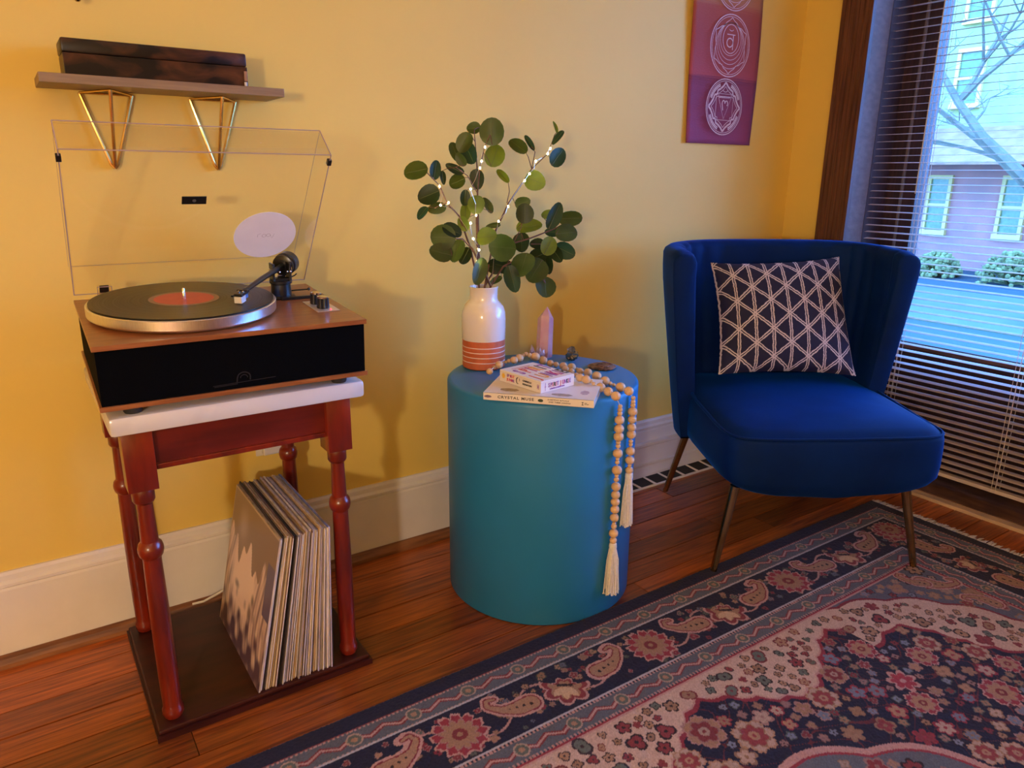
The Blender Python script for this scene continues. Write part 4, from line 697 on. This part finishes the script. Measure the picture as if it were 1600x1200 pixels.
g = MB(SP).box(.2105, .2145, .0098, .0112, 0, .0004).box(.2105, .2145, .0045, .0059, 0, .0004); g.add([(.2108, .0100, .0004), (.2142, .0100, .0004), (.2125, .0079, .0004)], [(0, 1, 2)]); g.add([(.2108, .0057, .0004), (.2125, .0079, .0004), (.2142, .0057, .0004)], [(0, 1, 2)]); g.build('publisher_mark', K['ink'], bk)
text('HAY\nHOUSE', on(SP, .2165, .0085), .0026, K['ink'], bk, 'publisher_mark')
CT = F1 @ Matrix.Translation((0, 0, BT+.0002))
for (x, y_, w_, h, c) in ((.05, .03, .022, .012, 'pages'), (.165, .022, .024, .010, 'pages'), (.21, .05, .010, .016, 'lilac')):
    g = MB(CT); n = 7; g.add([(x+w_*math.cos(6.283*k/n), y_+h*math.sin(6.283*k/n), .0002) for k in range(n)], [tuple(range(n))]); g.build('cover_crystal_print', K[c] if c != 'pages' else mat('sandy_crystal_print', (.50, .36, .24), .5, col2=(.25, .2, .16), scale=120), bk)
dk = thing('card_deck_box', 'small white boxed card deck with colourful hand lettering on top of the cream book', 'box', (.93, 1.27, .553))
F2 = frame2((.870, 1.327, DH+BT+.0012), (.017, -.132)); DW, DD, DT = .133, .101, .0265
MB(F2).box(0, DW, 0, DD, 0, DT, .0008).build('box_body', K['paper'], dk)
MB(F2).box(-.0003, DW+.0003, -.0003, DD+.0003, DT-.0045, DT-.0041).build('lid_seam', K['pages'], dk)
S1 = F2 @ FR((0, -.0005, 0), (1, 0, 0), (0, 0, 1), (0, -1, 0))       # long side
g = MB(S1); n = 20; g.add([(.0135+(.0068 if k % 2 else .0042)*math.cos(6.283*k/n), .0145+(.0075 if k % 2 else .0046)*math.sin(6.283*k/n), .0003) for k in range(n)], [tuple(range(n))]); g.build('sun_print', K['inky'], dk)
for s, x, cc in (('SP', .0245, 'inkp'), ('IR', .0345, 'inkm'), ('IT', .0425, 'inkr')): text(s, on(S1, x, .0150), .0085, K[cc], dk, 'side_lettering')
for s, x, cc in (('JU', .0245, 'inkr'), ('NK', .0335, 'inkm'), ('IE', .0430, 'inkp')): text(s, on(S1, x, .0062), .0085, K[cc], dk, 'side_lettering')
g = MB(S1); vs = [(.0605+.0055*math.cos(t), .0130+.0075*math.sin(t), .0003) for t in np.linspace(1.2, 5.1, 12)]; vs2 = [(.0625+.0045*math.cos(t), .0130+.0062*math.sin(t), .0003) for t in np.linspace(1.2, 5.1, 12)]
g.add(vs+vs2, [(i, i+1, 13+i, 12+i) for i in range(11)]); g.box(.0648, .0676, .0155, .0163, 0, .0003).box(.0658, .0666, .0125, .0195, 0, .0003); g.build('moon_print', K['ink'], dk)
text('GABRIELLE', on(S1, .076, .0150), .0052, K['ink'], dk, 'side_author', sx=1.12); text('BERNSTEIN', on(S1, .076, .0075), .0052, K['ink'], dk, 'side_author', sx=1.12)
g = MB(S1).box(.1225, .1240, .008, .018, 0, .0003).box(.1262, .1277, .008, .018, 0, .0003).box(.1225, .1277, .012, .014, 0, .0003); g.build('publisher_mark', K['inkp'], dk)
S2 = F2 @ FR((DW+.0005, 0, 0), (0, 1, 0), (0, 0, 1), (1, 0, 0))
x = .022
for ch, cc in zip('SPIRIT JUNKIE', ('inkp', 'inkp', 'inkm', 'ink', 'inkm', 'inkp', 'ink', 'inkr', 'inkm', 'inkp', 'ink', 'inkm', 'inkp')):
    if ch != ' ': text(ch, on(S2, x, .0098), .0135, K[cc], dk, 'end_lettering', sx=.68)
    x += .0060 if ch not in 'I ' else .0038
text('GABRIELLE BERNSTEIN', on(S2, .026, .0042), .0042, K['inkp'], dk, 'end_author', sx=1.05)
g = MB(S2).box(.0125, .0133, .004, .021, 0, .0003).box(.0105, .0153, .012, .0128, 0, .0003); g.build('star_print', K['inkp'], dk)
TP = F2 @ FR((0, 0, DT+.0003), (0, 1, 0), (-1, 0, 0), (0, 0, 1))     # top, read from the end with the word pair
def topword(wd, y0, sz, cols):
    x = .010
    for ch, cc in zip(wd, cols):
        text(ch, on(TP, x, y0), sz, K[cc], dk, 'top_lettering', sx=.46 if ch != 'I' else .5); x += sz*(.335 if ch != 'I' else .17)
topword('SPIRIT', -.066, .056, ('inkp', 'inkr', 'inkm', 'inko', 'ink', 'inkp')); topword('JUNKIE', -.118, .052, ('inkr', 'inko', 'inkp', 'inkm', 'inkp', 'ink'))
for k in range(4): MB(TP).box(.02+.004*k, .075-.006*k, -.018-.0052*k, -.0168-.0052*k, 0, .0003).build('printed_line', K[('inkr', 'inko', 'inkm', 'inkr')[k]], dk)
# ---------------------------------------------------------------- bead garland
gl = thing('bead_garland', 'natural wooden bead garland with cream tassels draped over the books and drum edge', 'garland', (1.05, 1.25, DH))
proto = MB().ball((0, 0, 0), 1, 14, 10, (1, 1, .93)).build('bead', K['bead'], None, smooth=True); first = True
def put_beads(L):
    global first
    for b in L:
        o = proto if first else proto.copy()
        if not first: C.objects.link(o)
        first = False; r_ = b[3]; o.scale = (r_, r_, r_); o.location = (b[0], b[1], b[2]-r_*.93); o.rotation_euler = (0, 0, random.uniform(0, 6))
        attach(o, gl)
for L in (BEADS_TOP1, BEADS_HANG1, BEADS_TOP2, BEADS_HANG2): put_beads(L)
def cord(A, B_):
    pts = [Vector(b[:3]) for b in A]+[Vector(b[:3]) for b in B_]; MB().tube(pts, .0009, 5).build('string', K['cotton'], gl)
cord(BEADS_TOP1, BEADS_HANG1); cord(BEADS_TOP2, BEADS_HANG2)
def tassel(x, y, zt, zb, r0):
    t = MB().lathe([(.004, 0), (.0085, -.004), (.0095, -.012), (.0075, -.018), (.009, -.021)], x, y, 14, zt).build('tassel', K['cotton'], gl, smooth=True)
    m = MB(); rr = random.Random(int(zt*1000))
    for k in range(90):
        a = rr.uniform(0, 6.28); q = math.sqrt(rr.uniform(.15, 1)); e = rr.uniform(0, .014); x1, y1 = x+r0*q*math.cos(a), y+r0*q*math.sin(a)*.75
        # stay outside the drum
        d = math.hypot(x1-DX, y1-DY)
        if d < DR_+.003: x1, y1 = DX+(x1-DX)/d*(DR_+.003), DY+(y1-DY)/d*(DR_+.003)
        m.tube([(x+.008*q*math.cos(a), y+.008*q*math.sin(a), zt-.017), (x+(x1-x)*.75+rr.uniform(-.001, .001), y+(y1-y)*.75, zt-.045), (x1+rr.uniform(-.002, .002), y1, zb+e), (x1+rr.uniform(-.003, .003), y1, zb+e-.003)], [.0011, .0011, .0011, .0014], 4)
    m.build('tassel_threads', K['cotton'], t, kind='stuff')
b = BEADS_HANG1[-1]; tassel(b[0], b[1], b[2]-.004, .2115, .0175)
b = BEADS_HANG2[-1]; tassel(b[0], b[1], b[2]-.004, .058, .0205)
# ---------------------------------------------------------------- armchair
CO = Vector((1.767, 1.20, 0)); cu = Vector((.86, -.51, 0)).normalized(); cv = Vector((.51, .86, 0)).normalized(); CM = FR(CO, cu, cv, (0, 0, 1))
ch = thing('accent_chair', 'dark blue velvet wing-back chair with thin brass legs in the window corner', 'chair', CO)
# seat: superellipse loops
def seat_ring(z, sx_, f, b, ex=5.0, n=72, bow=0.0):
    out = []
    for k in range(n):
        a = 2*math.pi*k/n; a += -.12*math.sin(4*a); c, s = math.cos(a), math.sin(a); x = sx_*math.copysign(abs(c)**(2/ex), c); yy = math.copysign(abs(s)**(2/ex), s)
        y_ = (b if yy > 0 else f)*abs(yy)*(1 if yy > 0 else -1) 
        x *= (1.0 - .07*max(0, yy))
        if yy < 0: y_ -= bow*(1-(x/sx_)**2)*abs(yy)
        out.append((x, y_, z))
    return out
n = 72; rings = []
for z, g_ in ((.246, .82), (.240, .90), (.250, .965), (.270, .992), (.30, 1.0), (.345, 1.0), (.372, .996), (.383, .985)):
    r_ = seat_ring(z, .284*g_, .298*g_, .26*g_, 11, n, .014)
    if z < .27: r_ = [(x, y_, z - .020*(1-(x/.28)**2)*max(0, 1-(y_+.3)/.4) + .016*max(0, (x/.28)**4)) for x, y_, z in r_]
    rings.append(r_)
crown = [(.386, .965), (.394, .94), (.402, .86), (.410, .70), (.415, .45), (.417, .2)]
for z, g_ in crown: rings.append([(x, y_, z + .014*max(0, (y_+.1)/.35)) for x, y_, z in seat_ring(z, .284*g_, .298*g_, .26*g_, 11 if g_ > .8 else 5, n, .014*g_)])
m = MB(CM @ Matrix.Translation((.010, 0, 0))); vs = [p for r_ in rings for p in r_]; J = len(rings)
m.add(vs, [(j*n+k, j*n+(k+1) % n, (j+1)*n+(k+1) % n, (j+1)*n+k) for j in range(J-1) for k in range(n)]+[tuple(range(n))[::-1], tuple(range((J-1)*n, J*n))])
seat = m.build('seat', K['velvet'], ch, smooth=True, sharp=60)
pp = seat_ring(.3855, .284*.982, .298*.982, .26*.982, 11, n, .014)
pp = [(x, y_, z + .030*max(0, (y_+.12)/.35)**1.2) for x, y_, z in pp]
MB(CM @ Matrix.Translation((.010, 0, 0))).tube(pp+pp[:1], .0042, 7, cap=False).build('piping', K['velvet'], seat, smooth=True)
# backrest shell along a U path
def upath(t):     # t in [-1, 1]; returns x, y of centre line at top
    s = abs(t); sg = 1 if t > 0 else -1
    # arc centre y .1, half width .315, depth .235; straight wings forward
    if s < .68:
        a = s/.68*math.pi/2; ex = 3.2; x = .318*abs(math.sin(a))**(2/ex); y_ = .085 + .225*abs(math.cos(a))**(2/ex)
    else: x = .318 - .0*(s-.68); y_ = .085 - (s-.68)/.32*.055
    return sg*x, y_
ncol = 97; tcol = np.linspace(-1, 1, ncol); nz_ = 15
zb_ = .262
vs = []; cols = []
for t in tcol:
    s = abs(t); zt = .812 - .020*s**2 - .008*s**6
    if s > .90: zt -= .045*((s-.90)/.10)**2.2
    x0, y0 = upath(t); e = 1e-3; xa, ya = upath(max(-1, t-e)); xb_, yb = upath(min(1, t+e)); d = Vector((xb_-xa, yb-ya)).normalized(); nx, ny = d.y*-1, d.x
    # normal pointing outwards
    if nx*x0+ny*(y0-.05) < 0: nx, ny = -nx, -ny
    th0 = .030*(1 if s < .93 else math.sqrt(max(.05, 1-((s-.93)/.072)**2)))
    tuft = .011*abs(math.sin(t*math.pi*8.5))**.6 if s < .80 else .009
    loop = []
    def P(side, z):
        q = (z-zb_)/(.80-zb_); w_ = .845+.155*min(1, q*1.15)**.9; shy = -.055 + .055*q      # narrower and further forward below
        wing = 0.055*(1-min(1, q))**1.0*max(0, (s-.70)/.30)                                # front edge retreats towards the seat
        th = th0*(.8+.2*q); xx = (x0 + nx*side*th)*w_; yy = y0 + ny*side*th + shy*(1-.6*s) + wing
        if side < 0: xx += nx*(.0055-tuft)*.9*0 - nx*tuft*.6; yy -= ny*tuft*.6
        return (xx, yy, z)
    zl = np.linspace(zb_, zt-.018, nz_)
    loop += [P(1, z) for z in zl]
    for k in range(1, 6):
        a = math.pi*k/6; loop.append(tuple(np.array(P(math.cos(a), zt-.018)) + np.array([0, 0, .020*math.sin(a)])))
    loop += [P(-1, z) for z in zl[::-1]]
    cols.append(loop)
Lp = len(cols[0]); m = MB(CM); vs = [p for c in cols for p in c]
fs = [(i*Lp+k, (i+1)*Lp+k, (i+1)*Lp+(k+1) % Lp, i*Lp+(k+1) % Lp) for i in range(ncol-1) for k in range(Lp)]
fs += [tuple(range(Lp)), tuple(range((ncol-1)*Lp, ncol*Lp))[::-1]]
m.add(vs, fs).build('backrest', K['velvet'], ch, smooth=True, sharp=70)
for (a, b_) in (((-.238, -.262, .25), (-.272, -.258, 0)), ((.205, -.262, .25), (.268, -.258, 0)), ((-.215, .20, .262), (-.262, .262, 0)), ((.215, .20, .262), (.262, .262, 0))):
    if b_[1] < 0: b_ = (b_[0], b_[1], .0098)
    m = MB(CM).tube([a, b_], [.0125, .0085], 14); m.build('leg', K['goldleg'], ch, smooth=True)
# cushion
K['cushion'] = mat('navy_cushion_print', (.02, .018, .05), .75, bump=.1, bscale=900, spec=.2)
t = K['cushion'].node_tree; N_ = t.nodes.new; Lk = t.links.new; b_ = t.nodes['Principled BSDF']
tc = N_('ShaderNodeTexCoord'); nz1 = N_('ShaderNodeTexNoise'); nz1.inputs['Scale'].default_value = 26; nz1.inputs['Detail'].default_value = 4; Lk(tc.outputs['UV'], nz1.inputs['Vector'])
nzf = N_('ShaderNodeTexNoise'); nzf.inputs['Scale'].default_value = 70; Lk(tc.outputs['UV'], nzf.inputs['Vector'])
ms = N_('ShaderNodeVectorMath'); ms.operation = 'SUBTRACT'; Lk(nz1.outputs['Color'], ms.inputs[0]); ms.inputs[1].default_value = (.5, .5, .5)
sc = N_('ShaderNodeVectorMath'); sc.operation = 'SCALE'; sc.inputs['Scale'].default_value = .016; Lk(ms.outputs[0], sc.inputs[0])
ad = N_('ShaderNodeVectorMath'); Lk(tc.outputs['UV'], ad.inputs[0]); Lk(sc.outputs[0], ad.inputs[1])
def M_(op, *a):
    n = N_('ShaderNodeMath'); n.operation = op
    for i, v in enumerate(a):
        if isinstance(v, (int, float)): n.inputs[i].default_value = v
        else: Lk(v, n.inputs[i])
    return n.outputs[0]
sp_ = N_('ShaderNodeSeparateXYZ'); Lk(ad.outputs[0], sp_.inputs[0]); u_, v_ = sp_.outputs['X'], sp_.outputs['Y']
U_ = M_('MULTIPLY', u_, 8.1); V_ = M_('MULTIPLY', v_, 4.15)
masks = []
for e in (M_('ADD', U_, .02), M_('ADD', M_('MULTIPLY', U_, .5), V_), M_('SUBTRACT', V_, M_('MULTIPLY', U_, .5))):
    d = M_('ABSOLUTE', M_('SUBTRACT', M_('FRACT', M_('ADD', e, 20.5)), .5))
    wdt = .062 if not masks else .048
    m1 = M_('LESS_THAN', M_('ABSOLUTE', M_('SUBTRACT', d, wdt)), M_('ADD', wdt*.22, M_('MULTIPLY', nzf.outputs['Fac'], wdt*.66))); masks.append(m1)
mk = M_('MAXIMUM', M_('MAXIMUM', masks[0], masks[1]), masks[2])
mxr = N_('ShaderNodeMix'); mxr.data_type = 'RGBA'; Lk(mk, mxr.inputs[0]); mxr.inputs[6].default_value = (.020, .020, .060, 1); mxr.inputs[7].default_value = (.56, .50, .56, 1); Lk(mxr.outputs[2], b_.inputs['Base Color'])
cs_ = thing('throw_pillow', 'navy cushion printed with a white triangle lattice leaning on the blue chair back', 'cushion', CM @ Vector((.01, .08, .43)))
def cush(side):
    n = 44; G = np.zeros((n, n, 3)); c00, c10, c01, c11 = [np.array(p) for p in ((-.193, .055, .453), (.214, .055, .446), (-.190, .212, .753), (.196, .207, .772))]
    nn = np.array([0, -.9, .44])
    for i in range(n):
        for j in range(n):
            u, v = j/(n-1), i/(n-1); bu, bv = 4*u*(1-u), 4*v*(1-v)
            uu = u + .035*(u-.5)*-2*bv*(1-bu)*1.0; vv_ = v + .035*(v-.5)*-2*bu*(1-bv)
            p = c00*(1-uu)*(1-vv_)+c10*uu*(1-vv_)+c01*(1-uu)*vv_+c11*uu*vv_
            h = .066*(max(0, bu*bv))**.42
            p = p + nn*(h*side*(1 if side > 0 else .55)) 
            if side < 0: p = p - nn*.0005
            G[i, j] = CM @ Vector(p)
    return G
grid_obj('front_cover', cush(1), K['cushion'], None, cs_); grid_obj('back_cover', cush(-1), K['cushion'], None, cs_)
# ---------------------------------------------------------------- rug
RX1, RY1, RX0, RY0 = 2.166, 1.135, -.55, -.75
xs = np.concatenate([np.arange(RX0, .16, .02), np.arange(.16, RX1, .0022), [RX1]]); ysr = np.concatenate([np.arange(RY0, .34, .02), np.arange(.34, RY1, .0022), [RY1]])
XX, YY = np.meshgrid(xs, ysr); shp = XX.shape; X_, Y_ = XX.ravel(), YY.ravel(); colr = np.zeros((X_.size, 3))
A3 = lambda *c: np.array(c)
NAVY, CREAM, PINK, RED, CRIM, TAN, GREEN, GREY, DARK = A3(.016, .015, .030), A3(.52, .35, .25), A3(.46, .25, .20), A3(.19, .035, .035), A3(.27, .035, .045), A3(.36, .20, .11), A3(.09, .10, .075), A3(.10, .105, .125), A3(.03, .018, .02)
sL = RY1 - Y_; eL = RX1 - X_; mB = np.minimum(sL, eL); along = np.where(sL < eL, X_, Y_ + (RX1-RY1)*1.0)
colr[:] = NAVY
def setm(mask, c): colr[mask] = c
# guard stripes
for (a, b_) in ((.040, .088), (.228, .276)):
    q = (mB-a)/(b_-a); inb = (q > 0) & (q < 1); setm(inb, GREY*.75+GREEN*.3)
    ph = along/.060; zig = np.abs(((ph) % 1)-.5)*2
    setm(inb & (np.abs(q-.5-.30*(zig-.5)) < .13), RED); setm(inb & (np.abs(q-.5-.30*(zig-.5)) < .055), PINK)
    r = np.hypot(((ph*.5+.25) % 1-.5)*.12, (q-.5)*(b_-a)); setm(inb & (r < .016), CREAM*.75); setm(inb & (r < .0125), GREEN*1.2); setm(inb & (r < .006), TAN)
    bd_ = (np.sin(along*2*np.pi/.0085) > -.2)
    setm((np.abs(mB-a) < .0035) & bd_, PINK); setm((np.abs(mB-b_) < .003) & bd_, PINK*.9); 
setm((mB > .0375) & (mB < .0395), RED)
for w_ in (.0905, .2225): setm(np.abs(mB-w_) < .0017, A3(.42, .38, .36))
setm(np.abs(mB-.2815) < .003, CRIM); setm(np.abs(mB-.2865) < .0025, PINK)
field = mB > .289
# field ground: cream band, navy heart, medallion, corner spandrel
cxr, cyr = 1.45, .45; rad = np.hypot(X_-cxr, Y_-cyr); thc = np.arctan2(Y_-cyr, X_-cxr)
sbn = .335 + .105*np.abs(np.cos((X_-1.20)*np.pi/.42))**1.7 + .012*np.abs(np.sin(X_*60))
straight = X_ < cxr
navyh = np.where(straight, sL > sbn, (rad < .295-.055*np.abs(np.cos((thc-.55)*2.6))**1.5-.010*np.abs(np.sin(thc*14))) | (Y_ < cyr) & (eL > .42+.09*np.abs(np.cos((Y_-.1)*8))))
span = (~straight) & (rad > .392+.014*np.abs(np.sin(thc*9))) & (Y_ > cyr-.2)
setm(field, CREAM); setm(field & span, GREY)
edge_n = np.where(straight, np.abs(sL-sbn) < .0055, False); 
setm(field & navyh, NAVY); setm(field & edge_n, CRIM*.9); setm(field & np.where(straight, np.abs(sL-sbn+.008) < .0022, False), PINK)
rb = .295-.055*np.abs(np.cos((thc-.55)*2.6))**1.5-.010*np.abs(np.sin(thc*14)); setm(field & (~straight) & (Y_ > cyr-.02) & (np.abs(rad-rb) < .0055), CRIM*.9)
setm(field & (~straight) & (Y_ > cyr-.2) & (np.abs(rad-(.392+.014*np.abs(np.sin(thc*9)))) < .004), CRIM*.7)
md = np.hypot(X_-.95, Y_-.2); mth = np.arctan2(Y_-.2, X_-.95); mr_ = .388+.020*np.abs(np.sin(mth*6)); 
setm(field & (md < mr_), GREY*.8+GREEN*.3); setm(field & (np.abs(md-mr_) < .008), PINK); setm(field & (np.abs(md-mr_+.010) < .003), CRIM)
def local(cx, cy, R_, ang):
    a = np.where((np.abs(X_-cx) < R_) & (np.abs(Y_-cy) < R_))[0]; dx, dy = X_[a]-cx, Y_[a]-cy; c, s = math.cos(ang), math.sin(ang); return a, dx*c+dy*s, -dx*s+dy*c
def flower(cx, cy, R_, ang, outer, rim, inner, core, n=10):
    a, u, v = local(cx, cy, R_*1.15, ang); r = np.hypot(u, v); t = np.arctan2(v, u)
    e = R_*(.80+.20*np.abs(np.cos(n/2*t))+.04*np.sin(23*t)); e2 = R_*.64*(.72+.28*np.abs(np.sin(n/2*t)))
    for mk, c in ((r < e, rim), (r < e*.90, outer), (r < e2*1.12, rim*.7), (r < e2, inner), (r < R_*.26, core), (r < R_*.10, inner)): colr[a[mk]] = c
def star(cx, cy, R_, ang, c1, c2, n=5):
    a, u, v = local(cx, cy, R_*1.2, ang); r = np.hypot(u, v); t = np.arctan2(v, u); e = R_*(.58+.42*np.abs(np.cos(n/2*t))**.8)
    colr[a[r < e]] = c2; colr[a[r < e*.76]] = c1; colr[a[r < R_*.18]] = c2
def lotus(cx, cy, R_, ang):
    a, u, v = local(cx, cy, R_*1.2, ang); r = np.hypot(u, v); t = np.arctan2(u, v)     # v is up
    e = R_*(.72+.28*np.abs(np.cos(3.5*t)))*np.where(np.abs(t) < 1.9, 1, .55)
    for mk, c in ((r < e, PINK), (r < e*.88, RED*1.1), (r < e*.66, TAN*.9)): colr[a[mk]] = c
    for q in (-.75, 0, .75):
        uu, vv_ = u*math.cos(q)-v*math.sin(q), u*math.sin(q)+v*math.cos(q); mk = (vv_ > 0) & (vv_ < R_*.7) & (np.abs(uu) < R_*.16*np.sin(np.clip(vv_/(R_*.7), 0, 1)*np.pi)); colr[a[mk]] = A3(.55, .36, .20); 
    colr[a[(np.abs(v+R_*.1) < R_*.07) & (np.abs(u) < R_*.3)]] = DARK
def paisley(cx, cy, sc, ang, flip=1):
    a, u, v = local(cx, cy, .12*sc, ang); v = v*flip; best = np.full(u.shape, 9.)
    T_ = np.linspace(0, 1, 26); px_ = np.interp(T_, [0, .25, .5, .7, .85, 1], [-.030, -.005, .022, .043, .040, .026])*sc; py_ = np.interp(T_, [0, .25, .5, .7, .85, 1], [0, -.005, .000, .016, .031, .030])*sc; rr = np.interp(T_, [0, .2, .5, .8, 1], [.0185, .0175, .0095, .0060, .0050])*sc
    for x, y_, r in zip(px_, py_, rr): best = np.minimum(best, np.hypot(u-x, v-y_)-r)
    colr[a[best < .0045*sc]] = PINK*1.05; colr[a[best < 0]] = CRIM*.7; colr[a[best < -.0025*sc]] = TAN*.95
    for k in range(4): colr[a[np.hypot(u-(-.03+.013*k)*sc, v+.002*sc) < (.0035-.0005*k)*sc]] = DARK
RB = .1575
def bpos(al, off=0):           # a point on the main border; al = distance from the corner along it
    return al
def vine(al0, al1, side):
    if side == 'L': m_ = (mB > .094) & (mB < .219) & (sL < eL); q = X_
    else: m_ = (mB > .094) & (mB < .219) & (sL >= eL); q = Y_
    yv = RB + .036*np.sin((q - (.557 if side == 'L' else .53))*2*np.pi/.2415*1.0); d = np.abs((sL if side == 'L' else eL)-yv)
    colr[m_ & (d < .0028)] = PINK*.9
vine(0, 0, 'L'); vine(0, 0, 'S')
rg_ = random.Random(11)
for k in range(420):           # leaflets of the main border
    side = rg_.random() < .72
    o_ = rg_.uniform(.103, .212)
    if side: px, py = rg_.uniform(.1, RX1-.10), RY1-o_
    else: px, py = RX1-o_, rg_.uniform(.3, RY1-.1)
    star(px, py, rg_.uniform(.006, .013), rg_.uniform(0, 6), rg_.choice([TAN*.7, GREEN, RED, GREY, TAN*.9, CRIM*.8]), rg_.choice([PINK*.6, GREEN*.6, DARK]), rg_.choice([3, 4, 5]))
k = -3
while True:
    xf = .557+.483*k
    if xf > 2.10: break
    if xf > .0:
        flower(xf, RY1-RB, .057, .2, CRIM, PINK, TAN*.9, RED, 12)
    if 0 < xf+.2415 < 2.0: lotus(xf+.2415, RY1-RB-.004, .054, 2.6)
    for d_, an, fp in ((-.118, .2, 1), (.124, math.pi-.2, -1), (.362, .25, 1)):
        if .1 < xf+d_ < 1.98 and (d_ < .2 or True): paisley(xf+d_, RY1-RB+.004, 1.15, an if fp > 0 else an, fp)
    k += 1
flower(RX1-.1475, RY1-.1425, .046, .6, CRIM, PINK, TAN*.9, RED, 12)
for yy, f_ in ((RY1-.262, 'p'), (RY1-.375, 'l'), (RY1-.49, 'p'), (RY1-.61, 'f'), (RY1-.73, 'p'), (RY1-.85, 'l')):
    if f_ == 'f': flower(RX1-RB, yy, .046, 0, CRIM, PINK, TAN*.9, RED, 12)
    elif f_ == 'l': lotus(RX1-RB, yy, .044, 1.2)
    else: paisley(RX1-RB, yy, 1.15, -1.3, 1)
# field motifs
pts = []
def far(x, y_, r):
    for a, b_, c in pts:
        if (a-x)**2+(b_-y_)**2 < (r+c)**2*.80: return False
    return True
def zone(x, y_):
    s, e = RY1-y_, RX1-x
    if min(s, e) < .300: return None
    rd = math.hypot(x-cxr, y_-cyr); t_ = math.atan2(y_-cyr, x-cxr)
    if math.hypot(x-.95, y_-.2) < .37: return 'm'
    if math.hypot(x-.95, y_-.2) < .43: return None
    if x < cxr:
        sb = .335+.105*abs(math.cos((x-1.2)*math.pi/.42))**1.7
        return 'n' if s > sb+.022 else ('c' if s < sb-.018 else None)
    if y_ > cyr-.02:
        rbn = .295-.055*abs(math.cos((t_-.55)*2.6))**1.5
        return 'n' if rd < rbn-.02 else ('s' if rd > .415 else ('c' if rbn+.018 < rd < .375 else None))
    return 'n' if e > .52 else 'c'
for k in range(9000):
    x, y_ = rg_.uniform(.1, 1.87), rg_.uniform(.30, .845); z_ = zone(x, y_)
    if z_ is None: continue
    r = {'n': rg_.choice([.048, .042, .034, .030, .022, .016]), 'c': rg_.choice([.022, .018, .013, .010]), 's': rg_.choice([.026, .018, .012]), 'm': rg_.choice([.024, .016, .012])}[z_]
    if k > 2500: r = min(r, .012)
    if not far(x, y_, r): continue
    pts.append((x, y_, r)); an = rg_.uniform(0, 6)
    if z_ == 'n':
        if r > .025: rg_.choice([lambda: flower(x, y_, r, an, CRIM, PINK, TAN, RED, 8), lambda: star(x, y_, r, an, CRIM*1.2, PINK, 7), lambda: flower(x, y_, r, an, TAN*.9, PINK*.8, RED, CREAM*.7, 6), lambda: flower(x, y_, r, an, CREAM*.8, TAN, RED*1.3, TAN, 7)])()
        elif r > .014: star(x, y_, r, an, rg_.choice([TAN*1.0, RED*1.2, CREAM*.8, GREY*1.6, TAN*.8]), rg_.choice([PINK*.7, TAN*.7, CRIM]), rg_.choice([4, 5, 6]))
        else: star(x, y_, r*.95, an, rg_.choice([TAN*.8, GREY*1.8, RED, PINK*.6]), rg_.choice([PINK*.45, DARK, GREEN]), rg_.choice([3, 4, 5]))
    elif z_ == 'c':
        star(x, y_, r, an, rg_.choice([GREEN*1.3, TAN*.8, RED*1.2, TAN]), rg_.choice([DARK*1.5, RED*.9, DARK]), rg_.choice([2, 3, 4, 5]))
    else: star(x, y_, r, an, rg_.choice([RED*1.1, TAN*.9, CREAM*.6, GREY*1.7]), rg_.choice([PINK*.6, DARK, TAN*.7]), rg_.choice([4, 5, 6]))
# paisley pair in the corner spandrel
paisley(1.83, .76, 1.15, -.9, 1); paisley(1.79, .80, .85, 2.2, -1); paisley(1.85, .66, .9, 1.8, 1)
# fine vines in the navy ground
nv_ = (np.abs(colr-NAVY).sum(1) < .004) & field
vn = np.abs(np.sin(X_*38+3*np.sin(Y_*31))*np.cos(Y_*42+2.5*np.sin(X_*27))) < .045; colr[nv_ & vn] = RED*.55+DARK*.3
colr *= (1 + rng.normal(0, .10, (colr.shape[0], 1))); colr = np.clip(colr, 0, 1)
ZZ = .0085 + rng.normal(0, .0004, shp) + .0010*np.sin(XX*5+YY*3)*0
ZZ[0, :] = ZZ[-1, :] = .004; ZZ[:, 0] = ZZ[:, -1] = .004
rug = thing('persian_rug', 'dark navy and rose floral rug with paisley border on the wooden floor', 'rug', (.8, .2, 0))
grid_obj('pile', np.stack([XX, YY, ZZ], -1), vcol('rug_wool', .95, bump=.25, scale=700, sheen=.25), colr, rug)
MB().box(RX0, RX1, RY0, RY1, .0005, .0035).build('backing', K['cotton'], rug)
m = MB(); rr = random.Random(5); yy = RY0
m.box(RX1-.001, RX1+.006, RY0, RY1, .001, .006)
while yy < RY1:
    L = rr.uniform(.026, .046); dy = rr.uniform(-.008, .008); h = rr.uniform(.002, .005)
    m.add([(RX1, yy, .006), (RX1, yy+.0035, .006), (RX1+L*.5, yy+.0035+dy*.6, h+.002), (RX1+L*.5, yy+dy*.6, h+.002), (RX1+L, yy+.003+dy, .0012), (RX1+L, yy+.0005+dy, .0012), (RX1, yy+.0018, .001), (RX1+L*.5, yy+.0018+dy*.6, .001)], [(0, 1, 2, 3), (3, 2, 4, 5), (0, 3, 7, 6), (1, 6, 7, 2), (3, 5, 7), (2, 7, 4)]); yy += .0036
m.build('fringe', K['cotton'], rug, kind='stuff')
